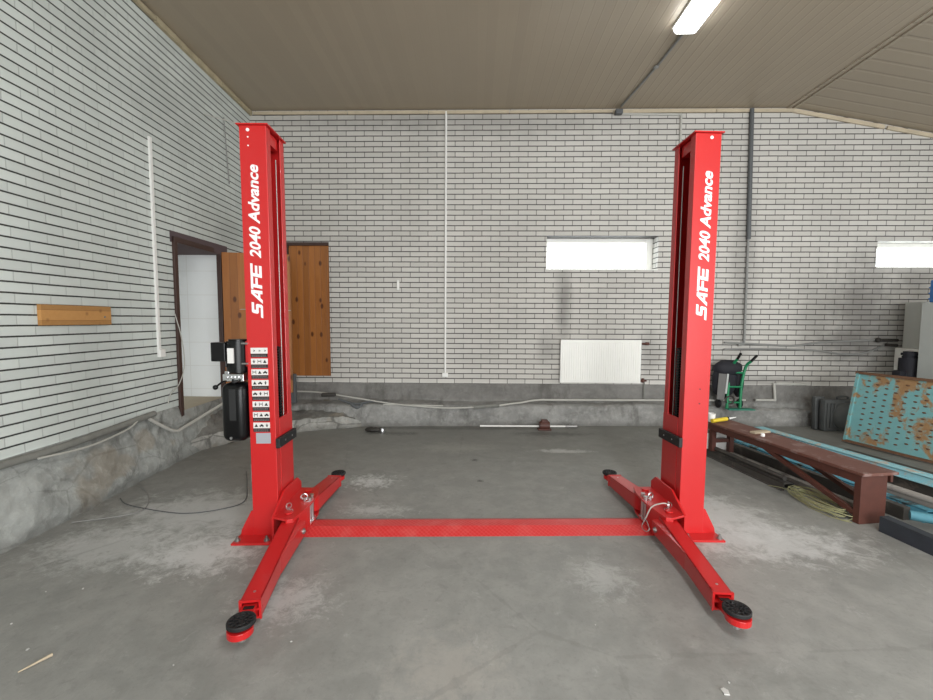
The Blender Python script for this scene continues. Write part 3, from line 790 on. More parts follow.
    p.lathe([(.030, pz-.006), (.058, pz), (.0625, pz+.004), (.0625, pz+.017), (.059, pz+.021), (.050, pz+.019), (.046, pz+.015), (.012, pz+.015)], c=(pad.x, pad.y, 0), seg=36)
    for k in range(12):
        a_ = k*PI/6; p.box(pad+Vector((.044*math.cos(a_), .044*math.sin(a_), pz+.018)), (.020, .007, .008), RZ(a_))
        if k % 2 == 0: p.box(pad+Vector((.022*math.cos(a_), .022*math.sin(a_), pz+.018)), (.016, .007, .007), RZ(a_))
    p.torus(pad+Vector((0, 0, pz+.017)), .033, .003, u=28, v=6)
    p.build('rubber_pad', M['rubber'], o, smooth=True)
    return o
for s in (-1, 1):
    yoke(s)
    arm(s, (1.268, -.06), (1.152 if s < 0 else 1.178, -.895 if s < 0 else -.86), .100, .094, .178, .142, (1.139, -1.005) if s < 0 else (1.190, -.948), .56)
    arm(s, (1.262, .31), (1.228, .80), .12, .105, .172, .138, (1.226, .915), 0)

# power unit on the left column (lift-local coordinates)
cx, cy = -1.662, .06
pu = MB()
def stad(w, d, bev, z0_, z1_, mb, x=cx, y=cy): mb.box((x, y, (z0_+z1_)/2), (w, d, z1_-z0_), bev=bev, seg=4)
stad(.168, .17, .050, .668, 1.070, pu)
o = pu.build('power_unit', M['black'], lift, smooth=True)
vb = MB(); vb.box((cx+.005, cy, 1.105), (.14, .14, .05), bev=.004)
for k in range(4): vb.cyl((cx-.035+k*.024, cy-.07, 1.108), (cx-.035+k*.024, cy-.082, 1.108), .009, seg=8)
vb.box((cx-.06, cy-.01, 1.13), (.03, .03, .03), bev=.003); vb.build('valve_block', M['chrome'], o)
mo = MB(); mo.cyl((cx+.012, cy, 1.135), (cx+.012, cy, 1.362), .076, seg=28, bev=.014)
for k in range(14):
    a_ = 2*PI*k/14; mo.box((cx+.012+.077*math.cos(a_), cy+.077*math.sin(a_), 1.25), (.008, .004, .15), RZ(a_))
mo.build('motor', M['black'], o, smooth=True)
cb = MB(); cb.bb(-1.80, -1.705, -.01, .075, 1.215, 1.342, bev=.005); cb.build('switch_box', M['black'], o)
MB().bb(-1.682, -1.642, cy-.086, cy-.072, 1.205, 1.305).build('motor_label', M['decal_white'], o)
br = MB(); br.bb(-1.585, -1.560, .02, .14, 1.18, 1.35, bev=.003); br.build('mounting_bracket', M['red'], o)
for zz in (1.20, 1.335): MB().cyl((-1.60, .0, zz), (-1.56, .0, zz), .007, seg=8).build('bracket_screw', M['chrome'], o)
hd = MB(); hd.tube([(cx-.03, cy-.06, 1.085), (cx-.06, cy-.075, 1.08), (cx-.10, cy-.08, 1.05)], .006, seg=8); hd.sphere((cx-.108, cy-.08, 1.043), .017); hd.build('release_handle', M['black'], o, smooth=True)
MB().tube([(cx+.0, cy-.06, 1.095), (cx+.02, cy-.095, 1.08), (cx+.05, cy-.07, 1.09), (cx+.07, cy-.02, 1.10)], .008, seg=8).build('hydraulic_hose', M['rubber'], o, smooth=True)
MB().cyl((cx-.012, cy-.090, .700), (cx-.012, cy-.078, .700), .009, seg=12).build('drain_plug', M['chrome'], o)
MB().bb(cx-.018, cx+.026, cy-.0875, cy-.082, .82, 1.03).build('sight_strip', M['dark_strip'], o)
# small white fuse tab lower on outer side of the column
MB().bb(-1.578, -1.568, .03, .06, .38, .50, bev=.002).build('safety_latch', M['chrome'], lift)

# ------------------------------------------------------------------ fixtures on the walls
def top(o, label, cat, group=None): return tag(o, label, cat, group)
# radiator
r = MB(); rx0_, rx1_, rz0_, rz1_ = 1.24, 2.39, .592, 1.213
r.bb(rx0_, rx1_, YB-.075, YB-.055, rz0_, rz1_, bev=.006)
n = 34
for k in range(n):
    x = rx0_+.03+(rx1_-rx0_-.06)*k/(n-1); r.box((x, YB-.0765, (rz0_+rz1_)/2), (.022, .006, rz1_-rz0_-.06), bev=.003, seg=1)
rad = r.build('radiator', M['white']); top(rad, 'white panel radiator mounted below the small window on the brick wall', 'radiator')
b_ = MB(); b_.bb(rx0_, rx1_, YB-.070, YB-.02, rz1_-.004, rz1_+.006); b_.bb(rx0_-.004, rx0_+.004, YB-.076, YB-.02, rz0_, rz1_); b_.bb(rx1_-.004, rx1_+.004, YB-.076, YB-.02, rz0_, rz1_); b_.build('casing', M['white_plastic'], rad)
v = MB(); v.cyl((rx1_, YB-.05, 1.165), (rx1_+.07, YB-.05, 1.165), .014); v.cyl((rx1_+.07, YB-.05, 1.165), (rx1_+.12, YB-.05, 1.165), .022); v.build('valve', M['brown_steel'], rad)
v = MB(); v.cyl((rx1_, YB-.05, .625), (rx1_+.10, YB-.05, .625), .014); v.cyl((rx1_+.05, YB-.05, .60), (rx1_+.05, YB-.05, .66), .02); v.build('valve', M['brown_steel'], rad)
p = MB().polyline([(rx1_+.07, YB-.05, .625), (rx1_+.07, YB-.05, .35)], .011).build('heating_pipe', M['grey_pipe'])
top(p, 'short vertical pipe dropping from the radiator valve to the floor ledge', 'pipe')
# long white pipe on ledge to the right of x=.95
p = MB().tube([(1.0, 6.24, .345), (2.0, 6.24, .350), (3.2, 6.25, .355), (3.9, 6.27, .36)], .015, seg=10).build('heating_pipe', M['cable_white'], smooth=True)
top(p, 'long off-white pipe running on the back ledge beneath the radiator', 'pipe')
p = MB().tube([(.34, 6.05, .295), (.50, 6.10, .31), (.66, 6.15, .32), (.82, 6.20, .34), (1.0, 6.235, .35)], .013, seg=8).build('heating_pipe', M['cable_white'], smooth=True)
top(p, 'crooked off-white pipe length left of the radiator above the white rod', 'pipe')
p = MB().tube([(-.02, 6.0, .275), (.15, 6.03, .285), (.34, 6.05, .295)], .026, seg=8).build('pipe_sleeve', M['grey_pipe'], smooth=True)
top(p, 'grey lagging around the joint in the pipe on the back ledge', 'pipe sleeve')
p = MB().tube([(-2.7, 6.2, .45), (-2.3, 6.22, .435), (-1.8, 6.10, .39), (-1.2, 6.03, .315), (-.8, 6.0, .285), (-.40, 5.99, .265), (-.02, 6.0, .275)], .011, seg=8).build('cable', M['cable_white'], smooth=True)
top(p, 'sagging off-white cable draped along the back ledge right of the pine door', 'cable')
p = MB().cyl((-1.30, 6.03, .300), (-.45, 6.02, .288), .010, seg=8).build('conduit', M['cable_white'])
top(p, 'straight off-white conduit lying on the back ledge under the sagging cable', 'conduit')
p = MB(); p.tube([(-1.95, 6.08, .36), (-1.7, 6.05, .30), (-1.45, 6.06, .34), (-1.2, 6.08, .31)], .016, seg=7); p.tube([(-1.6, 6.04, .30), (-1.66, 6.0, .26), (-1.75, 6.0, .31)], .022, seg=7)
p = p.build('hose', M['dark_pipe'], smooth=True); top(p, 'tangled dark hose end on the ledge in the back left corner', 'hose')
p = MB(); p.box((-2.1, 6.1, .42), (.20, .07, .05), RZ(.15), bev=.015); o = p.build('junction_box', M['dirt']); top(o, 'small dirty black box on the cable near the pine door', 'junction box')
# dark upright by pine door (px 293, y 372-400)
o = MB().bb(-2.66, -2.56, 6.05, 6.12, .30, .72, bev=.008).build('metal_post_stub', M['dark_pipe']); top(o, 'dark metal stub standing below the pine door behind the left column', 'metal stub')

# conduits on back wall
def conduit(name, pts, r, mat, label, cat='conduit', boxes=()):
    m = MB().polyline(pts, r, seg=10); o = m.build(name, M[mat], smooth=True); top(o, label, cat)
    for (c_, s_) in boxes: MB().box(c_, s_, bev=.004).build('socket', M['white_plastic'], o)
    return o
yb = YB-.014
conduit('conduit', [(-.435, yb, CZ-.03), (-.446, yb, .70)], .0150, 'white_plastic', 'tall white conduit down the middle of the back brick wall', boxes=[((-.446, YB-.022, .69), (.085, .04, .06))])
conduit('conduit', [(1.97, yb, 4.395), (2.865, yb, 4.385), (2.885, yb, 1.2)], .016, 'cable_white', 'off-white conduit under the ceiling turning down behind the right column')
conduit('drain_pipe', [(3.83, YB-.03, CZ-.02), (3.870, YB-.03, 2.66)], .030, 'dark_pipe', 'thick dark grey pipe on the back wall right of the lift', 'pipe')
conduit('conduit', [(3.872, YB-.02, 2.66), (3.885, YB-.02, 1.165), (3.80, YB-.02, 1.15)], .016, 'cable_grey', 'thin grey conduit continuing below the thick dark pipe')
o = MB().bb(-1.15, -1.115, YB-.03, YB-.002, 1.93, 2.07, bev=.004).build('wall_switch', M['white_plastic']); top(o, 'small white switch box alone on the back brick wall', 'switch')
m = MB(); m.tube([(3.6, YB-.03, 1.19), (4.2, YB-.035, 1.16), (4.6, YB-.04, 1.15), (5.0, YB-.03, 1.20), (5.72, YB-.03, 1.235)], .014, seg=7); o = m.build('cable', M['cable_grey'], smooth=True)
top(o, 'upper grey cable strung across the brick wall right of the hand truck', 'cable')
m = MB(); m.tube([(3.6, YB-.03, 1.09), (4.2, YB-.03, 1.10), (4.9, YB-.035, 1.08), (5.3, YB-.04, 1.03), (5.6, YB-.035, 1.05), (5.86, YB-.03, 1.16)], .012, seg=7); o = m.build('cable', M['cable_grey'], smooth=True)
top(o, 'lower grey cable sagging across the brick wall right of the hand truck', 'cable')
m = MB(); m.cyl((5.75, YB-.06, 1.235), (6.02, YB-.06, 1.235), .022); m.sphere((5.75, YB-.06, 1.235), .035); m.cyl((5.86, YB-.06, 1.17), (6.02, YB-.06, 1.16), .02); o = m.build('pipe_valve', M['dirt'], smooth=True)
top(o, 'dark pipe clamp at the wall beside the pale cabinet', 'pipe clamp')
m = MB().polyline([(4.05, YB-.08, .36), (4.33, YB-.08, .36), (4.33, YB-.04, .60)], .017); m.polyline([(4.36, YB-.035, .60), (4.80, YB-.035, .585)], .015); o = m.build('heating_pipe', M['cable_white'], smooth=True)
top(o, 'white pipe elbow on the plinth left of the dark plastic case', 'pipe')

# left wall fixtures
o = MB(); lbox(o, 3.045, 3.672, .0, .028, 1.446, 1.598, .003); o = o.build('wooden_board', M['board']); top(o, 'varnished wooden board screwed flat on the left brick wall', 'board')
scr = MB(); q = lwall(3.60, 1.51, .030); scr.sphere(q, .008); scr.build('screw', M['steel'], o)
m = MB(); lbox(m, 4.255, 4.285, 0, .02, 1.18, 3.255); o = m.build('conduit', M['white_plastic']); top(o, 'flat white cable duct running down the left brick wall', 'conduit')
m = MB(); lbox(m, 4.25, 4.33, 0, .035, 1.11, 1.19, .006); m.build('socket', M['white_plastic'], o)
pts = [lwall(d, z, .05) for d, z in ((-1.0, .56), (1.0, .555), (2.6, .545), (3.0, .535), (3.5, .55), (4.1, .575))]
o = MB().tube(pts, .028, seg=12).build('heating_pipe', M['grey_pipe'], smooth=True); top(o, 'thick grey lagged pipe along the foot of the left brick wall', 'pipe')
o = MB().tube([lwall(4.02, .54, .06), lwall(4.25, .38, .09), lwall(4.36, .335, .10)], .016, seg=8); o.tube([lwall(4.36, .335, .10), lwall(4.75, .40, .12), lwall(5.1, .50, .2), lwall(5.3, .60, .30)], .016, seg=8); o = o.build('hose', M['cable_white'], smooth=True); top(o, 'pale bent hose hanging below the left doorway', 'hose')
o = MB().tube([lwall(2.9, .52, .085), lwall(3.3, .49, .10), lwall(3.7, .52, .09), lwall(3.85, .56, .07)], .008, seg=6).build('cable', M['cable_white'], smooth=True); top(o, 'thin pale cable hanging below the grey pipe on the left wall', 'cable')
o = MB().tube([lwall(4.50, 1.55, .03), lwall(4.56, 1.30, .05), lwall(4.60, 1.0, .045), lwall(4.52, .80, .03), lwall(4.4, .72, .02), lwall(4.35, .62, .02)], .005, seg=6).build('cable', M['cable_white'], smooth=True); top(o, 'thin white cable looping beside the left door frame', 'cable')
o = MB().cyl(lwall(5.15, 3.87, .04), (-2.55, 5.6, 3.84), .006, seg=8); o = o.build('cable', M['cable_white']); top(o, 'thin white wire running from the left wall to the lift top', 'cable')
o = MB().polyline([lwall(5.62, 4.05, .02), lwall(5.70, 3.25, .02)], .007); o = o.build('cable', M['cable_grey']); top(o, 'thin dark wire dropping down the left wall beside the corner', 'cable')
o = MB().tube([(-3.15, 5.47, 1.62), (-2.8, 5.5, 1.62), (-2.40, 5.6, 1.61)], .005, seg=6).build('cable', M['cable_white'], smooth=True); top(o, 'thin white wire stretched across the open pine door leaf', 'cable')

# ceiling lamp
lamp = empty('fluorescent_lamp', (2.10, 4.64, CZ)); top(lamp, 'long white fluorescent lamp fixed to the beige ceiling', 'lamp')
MB().bb(-.13, .12, -1.25, 0, -.03, 0, bev=.004).build('housing', M['white'], lamp)
MB().box((-.01, -.625, -.055), (.22, 1.22, .055), bev=.018, seg=3).build('diffuser', M['lamp'], lamp, smooth=True)
MB().bb(-.09, .09, -.004, .012, -.075, -.005, bev=.004).build('end_cap', M['white'], lamp)
o = MB().polyline([(2.13, 4.66, CZ-.012), (2.10, 5.3, CZ-.012), (2.0, 6.25, CZ-.012)], .014); o.sphere((2.09, 5.32, CZ-.02), .03, (1, 1.3, .5)); o = o.build('conduit', M['cable_grey'], smooth=True); top(o, 'grey conduit on the ceiling between the lamp and the back wall', 'conduit')
o = MB().box((1.98, YB-.06, 4.40), (.10, .08, .06), bev=.008).build('junction_box', M['dark_pipe']); top(o, 'small dark junction box at the top of the back wall', 'junction box')

# ------------------------------------------------------------------ things on the floor
# white rod with brown motor
rod = empty('floor_rod', (0, 5.87, 0)); top(rod, 'long white metal rod with a brown motor lying by the back ledge', 'rod')
MB().cyl((.07, 0, .045), (1.38, .02, .045), .012, seg=10).build('shaft', M['white_plastic'], rod)
m = MB(); m.cyl((.88, .0, .06), (1.02, .0, .06), .06, seg=18, bev=.01); m.box((.95, .0, .11), (.09, .07, .06), bev=.01); m.bb(.86, 1.04, -.05, .05, 0, .02, bev=.004); m.build('gear_motor', M['brown_steel'], rod)
m = MB(); m.cyl((1.30, .02, .02), (1.30, .02, .07), .012); m.cyl((1.24, .02, .045), (1.40, .02, .045), .018, seg=10); m.build('end_fitting', M['steel'], rod)
# dark lump with bright cap
lp = MB(); 
lp.sphere((-1.36, 5.68, .03), .10, (1.15, .6, .33), 20, 12)
for v_ in lp.bm.verts: v_.co += Vector((1, 1, .6))*fbm(v_.co, 12)*.02
o = lp.build('oily_rag', M['dirt'], smooth=True); top(o, 'dark oily rag lying on the floor near the back left corner', 'rag')
MBm = MB(); MBm.lathe([(.0, 0), (.032, 0), (.034, .02), (.024, .05), (.0, .055)], c=(-1.235, 5.66, 0), seg=20); o = MBm.build('metal_cup', M['chrome'], smooth=True); top(o, 'small shiny metal cup beside the dark oily rag', 'cup')

# bench
bench = empty('work_bench', (2.985, 3.17, 0), math.radians(9.0)); top(bench, 'long low brown steel bench with angled braces right of the lift', 'bench')
BLn = 1.68; BW = .305; BH = .39
MB().bb(-BW/2, BW/2, 0, BLn, BH-.022, BH, bev=.003).build('bench_top', M['bench_top'], bench)
m = MB(); m.bb(-BW/2+.01, -BW/2+.03, .03, BLn-.02, BH-.085, BH-.022); m.bb(BW/2-.03, BW/2-.01, .03, BLn-.02, BH-.085, BH-.022); m.build('apron', M['brown_steel'], bench)
m = MB(); m.bb(-BW/2+.012, BW/2-.07, .02, .07, .0, BH-.022, bev=.003); m.build('leg', M['brown_steel'], bench)
m = MB(); m.bb(-BW/2+.02, -BW/2+.07, BLn-.08, BLn-.03, 0, BH-.022); m.bb(BW/2-.07, BW/2-.02, BLn-.08, BLn-.03, 0, BH-.022); m.bb(-BW/2+.03, BW/2-.03, BLn-.07, BLn-.04, .16, .20); m.build('leg', M['brown_steel'], bench)
for xx in (-BW/2+.03, BW/2-.05):
    m = MB(); A_ = Vector((xx, .07, .07)); B_ = Vector((xx, .98, BH-.05)); dd = B_-A_
    m.box((A_+B_)/2, (.035, dd.length, .035), RX(math.atan2(dd.z, dd.y))); m.build('brace', M['brown_steel'], bench)
# things on bench
def bpt(x, y, z=BH): 
    v_ = bench.matrix_basis @ Vector((x, y, z)); return v_
benchM = Matrix.Translation((2.985, 3.17, 0)) @ RZ(math.radians(9.0))
def bp_(x, y, z=BH): return benchM @ Vector((x, y, z))
m = MB(); q = bp_(.03, 1.14, BH+.010); m.box(q, (.21, .06, .018), RZ(.35), bev=.002); o = m.build('wood_offcut', M['lightwood']); top(o, 'pale wood offcut lying across the brown bench', 'wood offcut')
q = bp_(-.05, 1.02, BH+.001); m = MB(); m.lathe([(0, 0), (.018, 0), (.018, .022), (.012, .03), (0, .03)], c=q, seg=18); o = m.build('bottle_cap', M['white_plastic'], smooth=True); top(o, 'small white cap standing beside the wood offcut on the bench', 'cap')
st = empty('sealant_gun', bp_(-.02, 1.60, BH+.022), .30); top(st, 'yellow sealant tube with a white nozzle at the far end of the bench', 'sealant tube')
MB().cyl((-.14, 0, 0), (.06, 0, .012), .021, seg=16).build('tube', M['yellow'], st, smooth=True)
MB().cyl((.06, 0, .012), (.075, 0, .013), .022, seg=16).build('collar', M['black'], st, smooth=True)
MB().cyl((.075, 0, .013), (.19, 0, .022), .012, .004, seg=12).build('nozzle', M['white_plastic'], st, smooth=True)
q = bp_(-.12, 1.64, BH); m = MB(); m.lathe([(.0, 0), (.032, 0), (.040, .09), (.037, .092), (.030, .01), (0, .008)], c=q+Vector((0, 0, 0)), seg=20); o = m.build('plastic_cup', M['white_plastic'], smooth=True); top(o, 'white plastic cup at the bench end beside the right column', 'cup')
m = MB(); m.box((2.72, 4.95, .13), (.30, .22, .26), RZ(.2), bev=.012); o = m.build('white_carton', M['white_plastic']); top(o, 'white carton on the floor seen under the far bench end', 'carton')
MB().box((2.72, 4.95, .262), (.32, .24, .02), RZ(.2), bev=.006).build('lid', M['grey_pipe'], o)

# beams lying on the floor around the bench
def beam(p, L, w, h, ang_, z0_, mat, label, prof='channel', name='steel_beam'):
    m = MB()
    if prof == 'channel':
        m.bb(-w/2, w/2, 0, L, 0, .008); m.bb(-w/2, -w/2+.008, 0, L, 0, h); m.bb(w/2-.008, w/2, 0, L, 0, h)
    elif prof == 'inv':
        m.bb(-w/2, w/2, 0, L, h-.008, h); m.bb(-w/2, -w/2+.008, 0, L, 0, h); m.bb(w/2-.008, w/2, 0, L, 0, h); m.bb(-w/2-.02, -w/2, 0, L, 0, .008)
    elif prof == 'pipe':
        m.cyl((0, 0, h/2), (0, L, h/2), h/2, seg=14)
    elif prof == 'box':
        m.bb(-w/2, w/2, 0, L, 0, h, bev=.004)
    o = m.build(name, M[mat], loc=(p[0], p[1], z0_), rz=ang_, smooth=(prof == 'pipe')); top(o, label, 'steel beam' if prof != 'pipe' else 'pipe'); return o
A9 = math.radians(9.5)
beam((2.78, 3.80, 0), 1.25, .10, .07, math.radians(8), 0, 'dark_beam', 'grimy dark steel channel on the floor along the bench near side', 'inv')
beam((3.08, 3.28, 0), 1.8, .06, .05, math.radians(10), 0, 'grey_beam', 'pale dirty steel bar lying beneath the brown bench', 'box')
beam((2.78, 3.85, 0), 1.15, .05, .045, math.radians(8), .072, 'dark_beam', 'dark pipe lying on top of the channel under the bench', 'pipe', 'steel_pipe')
beam((3.42, 3.22, 0), 2.05, .09, .09, math.radians(9.5), 0, 'cyan_beam', 'bright cyan steel beam on the floor just behind the bench', 'inv')
beam((3.86, 2.85, 0), 2.35, .09, .185, math.radians(12), 0, 'dark_beam', 'dark steel beam carrying the pale blue rail behind the bench', 'box')
beam((3.86, 2.85, 0), 2.35, .14, .06, math.radians(12), .186, 'blue_beam', 'pale blue worn steel rail on top of a dark beam behind the bench', 'inv')
beam((3.64, 3.0, 0), 2.2, .09, .12, math.radians(11), 0, 'grey_beam', 'pale dirty steel channel in front of the pale blue rail', 'channel')
beam((4.36, 3.3, 0), 1.5, .14, .10, math.radians(12), 0, 'dark_beam', 'dark steel beam on the floor before the turquoise grating', 'inv')
beam((3.27, 3.25, 0), 1.9, .06, .10, math.radians(9.5), 0, 'dark_beam', 'dark grimy steel bar between the bench and the cyan beam', 'box')
beam((3.44, 2.9, 0), .62, .05, .05, math.radians(14), .16, 'grey_beam', 'short rusty pale pipe right of the bench end', 'pipe', 'steel_pipe')
# dark slate channel frame by the bench leg
m = MB(); P0 = Vector((2.90, 3.10, 0)); 
A_ = Vector((2.905, 3.07, .055)); B_ = Vector((2.98, 2.50, .055)); dd = B_-A_; an = math.atan2(dd.y, dd.x)
m.box((A_+B_)/2, (dd.length, .012, .11), RZ(an)); m.box((A_+B_)/2+Vector((.03, .005, .05)), (dd.length, .07, .010), RZ(an)); m.box((A_+B_)/2+Vector((.03, .005, -.05)), (dd.length, .07, .010), RZ(an))
A2_ = Vector((3.02, 2.72, .055)); m.box(A2_+Vector((.12, .05, 0)), (.30, .012, .11), RZ(.35)); m.box(A2_+Vector((.12, .08, .05)), (.30, .06, .010), RZ(.35))
m.bb(2.955, 3.02, 2.66, 2.72, .0, .17, bev=.004)
o = m.build('steel_channel', M['navy']); top(o, 'dark slate steel frame on the floor at the near bench leg', 'steel frame')
m = MB(); m.tube([(3.16, 3.12, .10), (3.28, 3.04, .10), (3.36, 2.98, .09)], .035, seg=12); o = m.build('hose', M['cyan_dull'], smooth=True); top(o, 'short thick cyan hose end behind the dark steel frame', 'hose')
m = MB(); m.cyl((3.35, 2.98, .09), (3.42, 2.93, .09), .045, seg=16, bev=.006); m.cyl((3.42, 2.93, .09), (3.45, 2.91, .09), .03, seg=16); m.build('coupling', M['black'], o)
# wire coil
m = MB(); random.seed(3)
for k in range(13):
    R = .15+.08*random.random(); cx_, cy_ = 2.86+random.uniform(-.02, .02), 3.52+random.uniform(-.09, .05); ph = random.random()*6
    m.tube([(cx_+R*.62*math.cos(a*PI/8+ph)*(1+.05*math.sin(3*a)), cy_+R*1.15*math.sin(a*PI/8+ph), max(.005, .006+.005*k+.012*math.sin(a*.8+k))) for a in range(16)], .0030, seg=6, closed=True, raw=True)
m.tube([(2.72, 3.9, .01), (2.74, 3.7, .05), (2.80, 3.4, .03), (2.78, 3.24, .01), (2.84, 3.18, .01)], .0030, seg=6)
for v_ in m.bm.verts: v_.co.x = 2.80+(v_.co.x-2.86)*.75+(3.5-v_.co.y)*.06
o = m.build('wire_coil', M['coil'], smooth=True); top(o, 'loose coil of yellow-green wire on the floor under the bench', 'wire coil')

# turquoise grating leaning right
gr = empty('steel_grating', (0, 0, 0)); top(gr, 'turquoise perforated steel grating with heavy rust leaning at the right', 'grating')
Lg, Hg = 1.75, .875; dirv = Vector((.22, -.85, 0)).normalized(); 
bl = Vector((4.60, 5.40, .015)); upv = Vector((.15, .02, .985)).normalized(); nrm = dirv.cross(upv).normalized()
GM = Matrix((( dirv.x, upv.x, nrm.x, bl.x), (dirv.y, upv.y, nrm.y, bl.y), (dirv.z, upv.z, nrm.z, bl.z), (0, 0, 0, 1)))
if nrm.x > 0: GM = GM @ Matrix.Scale(1, 4)
m = MB(); bm = m.bm; m.box((Lg/2, Hg/2, 0), (Lg, Hg, .006)); 
bmesh.ops.transform(bm, matrix=GM, verts=bm.verts[:]); m.build('sheet', M['grate'], gr)
sgn = -1 if nrm.x > 0 else 1
m = MB()
for i_ in range(17):
    for j_ in range(11):
        x_ = .14+i_*.095; y_ = .10+j_*.068+(.034 if i_ % 2 else 0)
        if y_ > Hg-.06: continue
        m.sphere((x_, y_, sgn*.004), .016, (1.25, .62, .45), 8, 5)
o_ = m
bmesh.ops.transform(o_.bm, matrix=GM, verts=o_.bm.verts[:]); k_ = o_.build('raised_slots', M['rust'], gr, smooth=True); k_['kind'] = 'stuff'
m = MB(); 
m.box((Lg/2, Hg-.012, 0), (Lg+.03, .03, .05)); m.box((Lg/2, .012, 0), (Lg+.03, .03, .05)); m.box((Lg-.01, Hg/2, 0), (.05, Hg, .05))
bmesh.ops.transform(m.bm, matrix=GM, verts=m.bm.verts[:]); m.build('frame', M['rust'], gr)
m = MB(); m.box((.012, Hg/2, 0), (.03, Hg-.03, .05)); bmesh.ops.transform(m.bm, matrix=GM, verts=m.bm.verts[:]); m.build('edge_strip', M['grate'], gr)

# dark plastic case with round bulge + panel behind
def case(x, y, w, h, t_, rz, label):
    c_ = empty('plastic_case', (x, y, 0), rz); top(c_, label, 'case', None)
    m = MB(); m.bb(-w/2, w/2, 0, t_, 0, h, bev=.03); 
    for k in range(3): m.bb(-w/2+.03+k*.05, -w/2+.05+k*.05, -.012, .02, .05, h-.05, bev=.004)
    m.build('shell', M['dark_plastic'], c_, smooth=True)
    m = MB(); m.lathe([(.0, .0), (.20, .0), (.19, .03), (.15, .06), (.08, .075), (.0, .08)], c=(.07, .01, h*.46), rot=RX(PI/2), seg=36); m.torus((.07, .0, h*.46), .20, .012, RX(PI/2), u=36)
    m.build('round_bulge', M['dark_plastic'], c_, smooth=True)
    m = MB(); m.tube([(-.02, .04, h-.01), (-.02, .04, h+.03), (.12, .04, h+.03), (.12, .04, h-.01)], .012, seg=8); m.build('handle', M['dark_plastic'], c_, smooth=True); return c_
case(4.98, 5.93, .47, .44, .10, .10, 'dark grey plastic case with a round bulge, leaning before the plinth')
o = MB(); o.box((4.78, 6.06, .23), (.16, .05, .46), RX(-.06), bev=.015); o.box((4.71, 6.03, .23), (.03, .06, .45), RX(-.06), bev=.01); o = o.build('plastic_sheet', M['dark_plastic'], smooth=True); top(o, 'narrow dark grey plastic sheet tucked behind the round bulge case', 'sheet')

# hand truck on the ledge with black bag
ht = empty('hand_truck', (3.72, 6.06, .262)); top(ht, 'green hand truck with black grips standing on the back ledge', 'hand truck')
m = MB()
for x_, xt, zt_ in ((-.02, .09, .68), (-.20, -.10, .71)):
    m.tube([(x_, .0, .02), (x_+.02, .02, .35), (xt-.03, .04, .60), (xt, -.02, zt_)], .019, seg=10)
for zz in (.10, .32, .52): m.cyl((-.20, .01, zz), (.0, .01, zz), .013, seg=8)
m.build('frame', M['green'], ht, smooth=True)
MB().bb(-.20, .16, -.06, .06, 0, .016, bev=.003).build('toe_plate', M['teal_foot'], ht)
for xt, zt_, dx in ((.09, .68, .06), (-.10, .71, .03)):
    MB().cyl((xt, -.02, zt_), (xt+dx, -.05, zt_+.09), .018, seg=12, bev=.004).build('grip', M['black'], ht, smooth=True)
for x_ in (-.25, .05):
    MB().cyl((x_-.02, .13, .065), (x_+.02, .13, .065), .065, seg=24, bev=.012).build('wheel', M['rubber'], ht, smooth=True)
bg = empty('backpack', (3.52, 6.16, .26)); bg.scale = (1.15, 1.0, 1.08); top(bg, 'black bag with a grey side panel hanging on the green hand truck', 'bag')
m = MB(); m.sphere((.0, .0, .37), .2, (.72, .50, 1.22), 24, 16)
m.sphere((.03, -.01, .53), .155, (1.12, .7, .70), 24, 14); m.sphere((.19, .04, .33), .12, (.55, .6, 1.55), 16, 12)
for v_ in m.bm.verts: v_.co += Vector((.8, .8, 1))*fbm(v_.co, 7)*.018; v_.co.z = max(v_.co.z, .01)
m.build('bag_body', M['blackcloth'], bg, smooth=True)
m = MB(); m.box((-.075, -.10, .30), (.085, .012, .34), RZ(-.35) @ RY(.04), bev=.005); m.build('side_panel', M['greycloth'], bg)
m = MB(); m.box((-.020, -.115, .34), (.022, .012, .26), RY(.06), bev=.004); m.build('strap', M['cab_white'], bg)
m = MB(); m.torus((.03, -.10, .13), .05, .012, RX(PI/2), u=20); m.build('buckle_ring', M['dirt'], bg, smooth=True)

# cabinets at the right edge
def cabinet(name, x0, x1, y0, y1, z0_, z1_, mat, label):
    c_ = MB(); c_.bb(x0, x1, y0, y1, z0_, z1_, bev=.006); o = c_.build(name, M[mat]); top(o, label, 'cabinet')
    w = x1-x0
    MB().bb(x0+.02, x1-.02, y0-.014, y0, z0_+.03, z1_-.03, bev=.004).build('door', M[mat], o)
    MB().bb(x0+w*.75, x0+w*.77, y0-.035, y0-.014, (z0_+z1_)/2-.06, (z0_+z1_)/2+.06, bev=.003).build('handle', M['steel'], o); return o
cabinet('tall_cabinet', 5.64, 6.30, 5.0, 5.62, 0, 1.74, 'cab_white', 'tall grey-white steel cabinet at the far right behind the grating')
o = MB(); o.bb(5.70, 6.2, 5.05, 5.60, 1.742, 2.02, bev=.012)
for k in range(3): o.bb(5.695, 6.205, 5.045, 5.605, 1.78+k*.07, 1.795+k*.07)
o = o.build('blue_crate', M['blue']); top(o, 'blue plastic crate on top of the tall cabinet', 'crate')
cabinet('low_cabinet', 5.96, 6.70, 5.91, 6.27, 0, 1.13, 'white', 'low white cabinet by the back wall behind the grating')
cabinet('pale_cabinet', 6.07, 6.60, 5.98, 6.28, 1.13, 1.77, 'pale', 'pale upright steel box standing on the low white cabinet')
m = MB(); m.cyl((5.70, 5.78, 0), (5.70, 5.78, 1.05), .11, seg=20, bev=.03); m.cyl((5.70, 5.78, 1.04), (5.70, 5.78, 1.11), .09, seg=16, bev=.02); m.bb(5.53, 5.63, 5.72, 5.84, .0, .86, bev=.02)
o = m.build('black_canister', M['blackcloth'], smooth=True); top(o, 'black canister standing between the grating and the white cabinets', 'canister')

